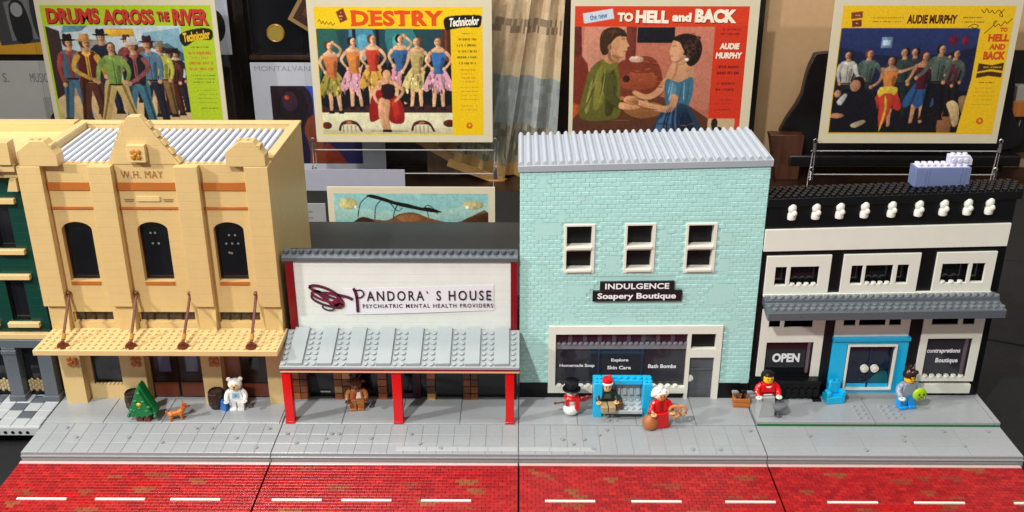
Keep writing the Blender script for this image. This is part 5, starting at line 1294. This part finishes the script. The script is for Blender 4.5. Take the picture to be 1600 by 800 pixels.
# --- card 4: yellow, dark dance scene
t = card('film_card', 'yellow bordered film card with dark crowded dance scene and signature', 74.9, 119.6, 2.1, 37.4, group=POST)
p = Pic(77.0, 118.0, 36.0, YP-.02)
p.rect('E2B41A', 0, 100, 0, 76.6); p.clip = (.5, 81.5, 13, 76); p.rect('1B1E38', .5, 81.5, 13, 76)
p.poly('26305A', [(.5, 13), (81, 13), (81, 24), (40, 30), (.5, 24)], 2); p.rect('17121C', .5, 81.5, 50, 76); p.rect('6A86A4', 25, 31.5, 18, 24.6); p.rect('B4C4D4', 26, 30.5, 20, 23)
p.oval('6A1830', 67, 20, 2.4, 3); p.oval('7A1430', 74, 20, 1.8, 3); p.poly('8A5A3A', [(66, 62), (72, 58), (74, 76), (66, 76)], 3)
for (cx, tp, h, sh, tr, hr, ar, sk) in ((46, 24, 40, '2A2E30', '202428', '1C1410', None, None), (70, 25, 40, '4A5248', '1A1A1E', '24160F', None, None), (66, 28, 38, '5E2430', '1C161C', '24160F', None, None), (19, 25, 42, '4A5A52', '22262A', '5A3A20', [((-.16, .34), (-.2, .46)), ((.2, .28), (.26, .4))], None), (7, 26, 40, 'B0AC9E', '1E2026', '2A1E20', [((-.16, .34), (-.1, .5)), ((.18, .36), (.3, .44))], None),
    (40, 24, 44, '2E3A36', '1E2628', '241812', [((-.2, .22), (-.3, .3)), ((.16, .34), (.1, .5))], None), (52, 26, 46, '4E1424', None, '4A1A1E', [((-.16, .3), (-.2, .4)), ((.22, .3), (.34, .32))], '2C4E7C'), (61, 22, 46, '4E5A50', '14121A', '1E140E', [((-.2, .34), (-.3, .44)), ((.16, .34), (.1, .5))], None), (33, 29, 45, 'C8783A', None, '3A1C18', [((.2, .2), (.36, .14)), ((-.16, .34), (-.26, .42))], 'B0322A')):
    p.person(cx, tp, h, sh, tr, skin='B88460', hair=hr, arms=ar, skirt=sk, spread=.05, turn=random.choice((-1, 1)))
p.poly('D8B43A', [(28, 48), (38, 48), (37, 53), (28, 54)], 3); p.poly('B83A2A', [(29, 53), (37, 53), (34, 68), (30, 72), (29, 62)], 3); p.limb('D8A83A', [(32, 54), (33, 62), (31, 74)], [1.2, 1.6, .8])
p.poly('13111A', [(1, 56), (6, 50), (16, 48), (24, 52), (28, 62), (28, 76), (.6, 76)], 4); p.oval('1E1612', 14.5, 46, 4.2, 4.6); p.oval('A8765A', 13, 47, 3.2, 3.6); p.poly('B0B0AA', [(3, 57), (7, 52), (9, 53), (6, 59)], 2); p.oval('A8765A', 4, 65.5, 4.6, 1.6); p.poly('A89478', [(13, 71), (20, 68), (22, 69.6), (16, 73)], 3); p.oval('A8765A', 3, 52, 2, 2.4)
p.poly('C8A878', [(69, 58), (73, 56), (77, 60), (78, 70), (75, 72), (72, 64)], 3); p.poly('8A6A4A', [(76, 54), (82, 54), (82, 66), (78, 62)], 3)
p.clip = None
p.poly('E2B41A', [(84.6, 12), (100, 12), (100, 76.6), (78, 76.6)]); p.rect('E2B41A', 85, 100, 8, 14)
p.poly('7A3A24', [(5, 4), (11.6, 3.2), (12, 7), (5.4, 7.8)]); p.poly('6A2E20', [(6, 8.6), (11.6, 8), (12, 12), (6.4, 12.4)]); p.lines('D8A05A', 6, 11, (5.2,), .8); p.lines('D8A05A', 7, 11, (9.8,), .8)
p.lines('6A5410', 17, 36, (6.6, 8.9), .7); p.txt('AUDIE MURPHY', '4A1E14', 38, 67, 5.2, 10.4, bold=.05); p.lines('6A5410', 69, 83, (6.4, 8.9), .8)
for a, b, c, d, tt in ((93, 97.4, 12.4, 15, 'TO'), (87, 99.4, 16.2, 20.6, 'HELL'), (88.6, 98, 22, 25.4, 'AND'), (86, 99, 26.4, 31.4, 'BACK')): p.txt(tt, 'C84A1E', a, b, c, d, bold=.06)
p.poly('4A2A10', [(84, 33.4), (92, 34.6), (99, 33), (99, 38), (92, 37), (84, 38.6)]); p.lines('D8A83A', 86, 98, (35.4,), .9); p.poly('4A2A10', [(84, 39.4), (92, 38.2), (99, 39.2), (99, 42), (91, 41), (84, 42.4)])
p.lines('6A5410', 86, 97, (44.6,), .8); p.lines('A88A1A', 84, 97, (48, 50.4, 52.8, 55.2, 58), .6); p.oval('C8601E', 91, 68.6, 2.2); p.oval('E2B41A', 91, 68.4, .8)
for pts in ([(80, 2), (82, 4), (83, 1.6), (85, 4), (86.4, 2.6), (88, 4.4), (90, 2.4), (92, 4), (93, 6.2), (91, 5), (93.4, 2)], [(74, 12.4), (77, 10.6), (80, 11.6), (78, 13), (76, 12)], [(84, 16), (88, 12), (90, 8.6), (88.6, 9.6), (89.6, 12), (91.4, 10.4), (93, 11.6), (95, 9), (96.4, 10), (99, 7)]):
    scribble(p.q, [(p.x0+a*p.k, p.zt-b*p.k) for a, b in pts], .16, p.y-.02, hexl('2A2210'))
p.done(t)

# clear easels with metal clips
CLEAR = clear('clear_acrylic', 'F4F8F8', .02, 1.0, 1.2); STEEL = metal('clip_steel', 'C8C8CC', .22); ROD = clear('acrylic_rod', 'D8D4D0', .08, .5, 1.3)
for (xa, xb, lab) in ((-116.2, -72.8, 'clear easel with metal clips under the lime green film card'), (-51, -6.7, 'clear easel with metal clips under the dancers film card'), (12.2, 57.2, 'clear easel behind the orange red film card'), (74.9, 119.6, 'clear easel with metal clips under the dance scene film card')):
    t = thing('clear_easel', lab, 'easel', ((xa+xb)/2, 134.5, -10), 0, 'clear easels')
    q = MB()
    for z in (.2, -6.0): q.tube([(xa-1.6, 133.6, z), (xb+1.2, 133.6, z)], .14, 8)
    build('cross_rod', q, ROD, t)
    for x in (xa-1.0, xb+.6):
        q = MB(); q.tube([(x-.5, 133.8, -10), (x-.45, 133.8, -6.6), (x-.2, 133.7, -3), (x, 133.6, 2.5)], .11, 8); q.tube([(x+.5, 133.8, -6.6), (x+.5, 133.7, 2.0)], .06, 6); f = build('upright', q, ROD, t)
        for z in (1.4, -6.0):
            q = MB(); q.cyl((x, 133.1, z-1.3), .5, 2.4, n=10); q.tube([(x+.45*math.cos(R(a)), 133.0, z+1.5+.55*math.sin(R(a))) for a in range(-30, 211, 30)], .16, 7); build('clip', q, STEEL, f)
    q = MB(); q.box(xa-1.8, xb+1.8, 134.6, 134.75, -6, 39); build('back_sheet', q, CLEAR, t) if xa in (-51, -116.2) else None

# cards and fittings further back
def flatcard(name, label, cat, x0, x1, z0, z1, y, hx, rough=.5):
    t = thing(name, label, cat, ((x0+x1)/2, y, z0)); q = MB(); q.box(x0, x1, y, y+.3, z0, z1); build('card_board', q, plastic(name+hx, hx, rough), t, .04); return t
t = flatcard('white_art_card', 'white printed card with dark purple and blue picture behind the dancers film card', 'art card', -69.2, -35.5, -13.4+3.5, 19.6, 146, 'B9BAC2')
p = Pic(-69.2, -35.5, 19.6, 145.98, 88); p.txt('MONTALVANDEN', '8A8E98', 3, 60, 2.5, 6.5, sp=1.0); p.txt('V', '8A8E98', 66, 71, 2.5, 6.5)
p.clip = (14, 82, 18, 80); p.rect('2A2458', 14, 82, 18, 80); p.poly('2E50B4', [(38, 18), (60, 18), (60, 44), (50, 50), (44, 34)], 2); p.poly('281820', [(14, 18), (40, 18), (46, 34), (40, 52), (22, 60), (14, 56)], 3); p.oval('1A1018', 30, 34, 12, 15); p.oval('3A2030', 28, 30, 6, 8); p.oval('C0522A', 26, 27, 1.8); p.poly('7A3A1E', [(38, 50), (48, 42), (52, 80), (40, 80)], 3); p.poly('8A3018', [(54, 62), (70, 80), (52, 80)], 2); p.poly('1E1638', [(20, 56), (36, 52), (40, 80), (18, 80)], 3); p.lines('8890A0', 30, 70, (88,), 1.0); p.done(t)
t = flatcard('yellow_photo_card', 'yellow card with black and white photograph at upper left', 'art card', -150, -119.5, 20.8, 42, 150, 'C08A1C')
p = Pic(-150, -119.5, 42, 149.98, 69); p.poly('3A3A3C', [(44, 20), (96, 13), (97, 58), (52, 62)]); p.poly('6A6A6A', [(60, 26), (84, 20), (88, 56), (62, 58)]); p.poly('1A1A1C', [(64, 28), (76, 26), (80, 56), (66, 58)], 3); p.oval('8A8A88', 70, 32, 5, 6); p.poly('222224', [(82, 24), (94, 20), (95, 54), (84, 54)], 3); p.done(t)
t = flatcard('wheel_board', 'pale grey panel with large black wheel drawing at left', 'panel', -150, -110, -10, 19.1, 150, 'AEACA8')
p = Pic(-150, -110, 19.1, 149.98, 72); p.rect('9A9894', 60, 99, 24, 70)
ring = lambda cx, cy, r1, r2, col: [p.poly(col, [(cx+r1*math.cos(a), cy+r1*math.sin(a)), (cx+r2*math.cos(a), cy+r2*math.sin(a)), (cx+r2*math.cos(a+.21), cy+r2*math.sin(a+.21)), (cx+r1*math.cos(a+.21), cy+r1*math.sin(a+.21))]) for a in [k*.209 for k in range(30)]]
ring(84, 50, 21, 24.5, '1A1A1C'); ring(84, 50, 16, 18.5, '4A4A4C')
for a in (20, 65, 110, 155): p.limb('1C1C1E', [(84-20*math.cos(R(a)), 50-20*math.sin(R(a))), (84, 50), (84+20*math.cos(R(a)), 50+20*math.sin(R(a)))], [2, 2.4, 2])
p.limb('141416', [(58, 66), (84, 52), (104, 42)], [2.6, 2.6, 2.6]); p.txt('S.', '6A6A6C', 36, 40, 8, 14); p.txt('MUSIC', '6A6A6C', 54, 66, 8, 14); p.done(t)
t = flatcard('oval_card', 'pale grey card with black oval behind the lime green film card', 'art card', -90, -74, 21.2, 40, 148, 'A9A9B4')
p = Pic(-90, -74, 40, 147.98, 116); p.oval('141418', 78, 72, 16, 26); p.done(t)
t = flatcard('black_board', 'black panel with gold disc between lime green and dancers film cards', 'panel', -69.4, -44, 20.8, 48, 151, '101014', .2)
q = MB(); q.cyl((-62.9, 150.9, 26.3), 2.3, -.5, 'y', 28); q.cyl((-62.9, 150.4, 26.3), 1.9, -.2, 'y', 28); build('gold_disc', q, plastic('brass_disc', 'A08A3C', .35), t)
q = MB(); q.tube([(-62.9+2.1*math.cos(R(a)), 150.3, 26.3+2.1*math.sin(R(a))) for a in range(0, 360, 12)], .22, 8, closed=True); build('disc_rim', q, GOLD, t)
t = flatcard('tilted_frame', 'brown framed picture hanging tilted beside the dancers film card', 'picture', -60, -48, 27, 46, 148.5, '8A6A3C')
t.rotation_euler = (0, R(32), 0); p = Pic(-59, -49, 45, 148.45, 170); p.rect('3A2018', 0, 100, 0, 170); p.rect('5A3226', 15, 85, 20, 150); p.done(t)
for xa, xb, lab in ((-72.4, -70.2, 'dark brown upright post right of the lime green film card'), (57.4, 62.0, 'black upright post right of the orange red film card')):
    t = thing('upright_post', lab, 'post', ((xa+xb)/2, 149.2, -10)); q = MB(); q.box(xa, xb, 148.4, 150.4, -9.98, 60); build('post', q, plastic('post_black', '15110F', .3), t, .1)
t = thing('shelf_rail', 'dark brown horizontal rail above the white art card', 'rail', (-57, 150.2, 19.7)); q = MB(); q.box(-70.1, -35, 149, 150.9, 19.7, 20.7); build('rail', q, woody('rail_wood', '1E120C', '3A2418', .4), t, .05)
# landscape card and grey caption cards on the table
t = thing('landscape_card', 'wide cream card with bent black branch under blue sky behind the white building', 'art card', (-20.5, 70, -3)); q = MB(); q.box(-36.4, -4.6, 70, 70.3, -3, 12.2); build('card_board', q, CARD, t, .04)
p = Pic(-35.2, -5.9, 10.9, 69.98, 44); p.clip = (0, 100, 0, 44); p.rect('86B4B0', 0, 100, 0, 44); p.poly('9CC0B4', [(0, 8), (50, 14), (100, 6), (100, 16), (0, 18)], 2); p.oval('C4B878', 9, 7, 6, 4); p.oval('BCB07A', 90, 8, 7, 3)
p.poly('6E4A2C', [(8, 24), (16, 16.5), (24, 17.5), (34, 18.5), (42, 14), (52, 13), (62, 17), (78, 20), (90, 15), (100, 13), (100, 44), (0, 44), (0, 26)], 3); p.poly('3A2418', [(10, 22), (18, 16), (26, 20), (18, 24)], 3); p.poly('4A2E1C', [(84, 18), (100, 13), (100, 20), (86, 20)], 2); p.poly('8A5A34', [(40, 16), (50, 14), (60, 18), (46, 20)], 3)
p.poly('17110E', [(21, 1.6), (24, .6), (30, 2), (40, 5.4), (48, 7), (56, 9.4), (62, 9.6), (70, 12.6), (66, 13.2), (58, 12), (50, 10.4), (40, 8), (30, 4.6), (24, 3)], 2)
for pts in ([(22, 2), (17, 7), (15, 16)], [(31, 4), (27, 9), (26, 17)], [(41, 8), (39, 12), (38, 17)], [(58, 10), (61, 8), (64, 10), (67, 14)], [(60, 11), (61, 16)], [(36, 6), (41, 12), (44, 10)]): p.limb('1A1412', pts, [.6]*3 if len(pts) == 3 else ([.5]*2 if len(pts) == 2 else [.6]*4))
p.oval('E8E8E0', 86.6, 9.6, 1.3); p.oval('E8E8E0', 13.8, 9.2, 1.0); p.done(t)
t = thing('display_riser', 'charcoal grey display riser standing on table behind the white building', 'riser', (-20, 62, -3)); q = MB(); q.box(-46, 26, 34, 66, -2.98, 6.7); build('riser_box', q, plastic('riser_charcoal', '2A2A2B', .5, (60, 3.1)), t, .08)
t = thing('caption_card', 'plain grey caption card beside the landscape card', 'caption card', (-45, 80, -3)); q = MB(); q.box(-52, -39, 80, 80.3, -2.98, 5.2); build('card_board', q, plastic('grey_caption', '8E908E', .5), t, .04)
p = Pic(-52, -39, 5.2, 79.98, 60); p.lines('6A6C6C', 40, 80, (12, 22), 3); p.done(t)
t = thing('caption_card', 'long pale grey caption strip under the dancers film card', 'caption card', (-55, 128, -9)); q = MB(); q.box(-70, -28.5, 128, 128.3, -9.98, -3.2); build('card_board', q, plastic('pale_caption', '9A99A4', .4), t, .04)
t = thing('wood_block', 'brown wooden block behind the easel right of the dancers film card', 'block', (-20, 146, -10)); q = MB(); q.box(-24.5, -15.5, 146, 149, -9.98, -3.5); build('block', q, woody('block_wood', '4A3426', '6A4E3A', .5), t, .1)

# folded printed banner hanging between the second and third card
t = thing('printed_banner', 'aged tan printed cloth hanging in folds with gold bottom hem', 'banner', (-4, 141, -12))
def banner(xt0, xt1, xb0, xb1, zt, zb0, zb1, y, amp, cols, nseg=26):
    q = MB(); q.keep = False; nz = 30
    vs = []; fs = []; cs = []
    for j in range(nz+1):
        v = j/nz
        for i in range(nseg+1):
            u = i/nseg
            xa = xt0+(xb0-xt0)*v; xb = xt1+(xb1-xt1)*v; zb = zb0+(zb1-zb0)*u
            vs.append((xa+(xb-xa)*u, y+amp*(2*abs(((u*2.3+.18*v) % 1)-.5)*2-1)+.35*math.sin(u*19+v*7), zt+(zb-zt)*v))
    for j in range(nz):
        for i in range(nseg):
            a = j*(nseg+1)+i; fs.append((a, a+1, a+nseg+2, a+nseg+1))
            v = (j+.5)/nz; u = (i+.5)/nseg
            c = cols(u, v); cs.append(c)
    o = len(q.v); q.v += vs; q.f += fs; q.c += cs; q.has = True; return q
def bcol(u, v):
    n = math.sin(u*23+v*31)*math.sin(u*11-v*47)*.6+random.gauss(0, .55)
    if v < .42: return lin(hexl('BFA684'), 1+.12*n) if not (.24 < v < .31 and n > -.2) else lin(hexl('83705C'), 1)
    if v < .5: return lin(hexl('C2AE8C'), 1)
    if v < .72: return lin(hexl('8F9490'), 1+.16*n)
    if v < .95: return lin(hexl('86806E'), 1+.4*n)
    return lin(hexl('B08A54'), 1)
BM = coloured('aged_cloth', .7, .25, .3)
build('cloth_panel', banner(-7, 4, -17.5, -4, 44, -5.2, -9.8, 140.5, 1.3, bcol), BM, t, smooth=60)
build('cloth_panel', banner(2.5, 11.5, -7, 9, 44, -8.2, -12.5, 142.5, 1.5, bcol), BM, t, smooth=60)
build('cloth_panel', banner(-12, -6, -28, -17, 44, .5, -4.5, 143.8, 1.0, bcol), BM, t, smooth=60)
for (a, b, y) in (((-26.5, .2), (-17.5, -5.2), 143), ((-18.5, -4.8), (-4.0, -10.3), 139.2), ((-8, -9.5), (4, -13.6), 141)):
    q = MB(); dx, dz = b[0]-a[0], b[1]-a[1]; l = math.hypot(dx, dz); nx, nz = -dz/l*1.1, dx/l*1.1
    q.prism([(a[0]+nx, a[1]+nz), (b[0]+nx, b[1]+nz), (b[0]-nx, b[1]-nz), (a[0]-nx, a[1]-nz)], y, y+.6); build('gold_hem', q, plastic('gold_hem', 'B98A4E', .5, vary=.2), t, .1)

# dark chair and side shelf behind the fourth card
t = thing('black_chair', 'black leather chair standing behind the dance scene film card', 'chair', (97, 146, -10))
q = MB(); q.prism(spline([(72, -3), (72.8, 12), (74.4, 20.5), (78, 22.6), (100, 23), (122, 22.6), (126, 20), (127.5, 8), (128, -3)], 5), 145, 147.5); build('backrest', q, plastic('black_leather', '131012', .3, vary=.3), t, .2)
q = MB(); q.box(70, 130, 140.5, 147.4, -6, -3.2); build('seat', q, plastic('black_leather', '131012', .3), t, .4)
for x in (72, 127):
    q = MB(); q.box(x-.8, x+.8, 145, 146.6, -9.98, -6.01); build('leg', q, DKBROWN, t)
t = thing('brown_box', 'brown tapered wooden box between the mint building and the black chair', 'box', (68.5, 143, -10)); q = MB(); q.prism([(67.2, -9.98), (73, -9.98), (73.5, 2), (64.6, 2.2), (65.2, 0)], 141, 145); build('body', q, woody('box_wood', '3A2018', '52301F', .35), t, .15)
t = thing('display_shelf', 'wall shelf with orange edge behind right side of the dance scene film card', 'shelf', (140, 149, 5)); q = MB(); q.box(128, 170, 147, 152, 5.5, 9.5); build('board', q, woody('orange_wood', '9A5220', 'C0702E', .4), t, .1)
q = MB(); q.box(128, 170, 150.9, 152, 9.6, 22); build('back', q, plastic('shelf_black', '131112', .4), t)
q = MB(); q.box(129, 170, 147.5, 150.8, 9.55, 13.4); build('pale_box', q, plastic('pale_box_grey', '9A938C', .4), t, .1)
q = MB(); q.box(126, 170, 148, 152, -4.5, 5.4); build('under_panel', q, plastic('shelf_black', '131112', .4), t)
for k, x in enumerate((131.2, 134.6)):
    tt = thing('metal_tool', ('slim steel tool hanging under the shelf at the right edge', 'second steel tool hanging further right under the shelf')[k], 'tool', (x, 147.6, -1)); q = MB(); q.tube([(x, 147.6, 4.5), (x-.3, 147.5, .5)], [.45, .35], 8); build('bar', q, STEEL, tt)
for o in scene.objects:
    if o.type == 'MESH' and o.modifiers.get('edge'): o.modifiers['edge'].harden_normals = False
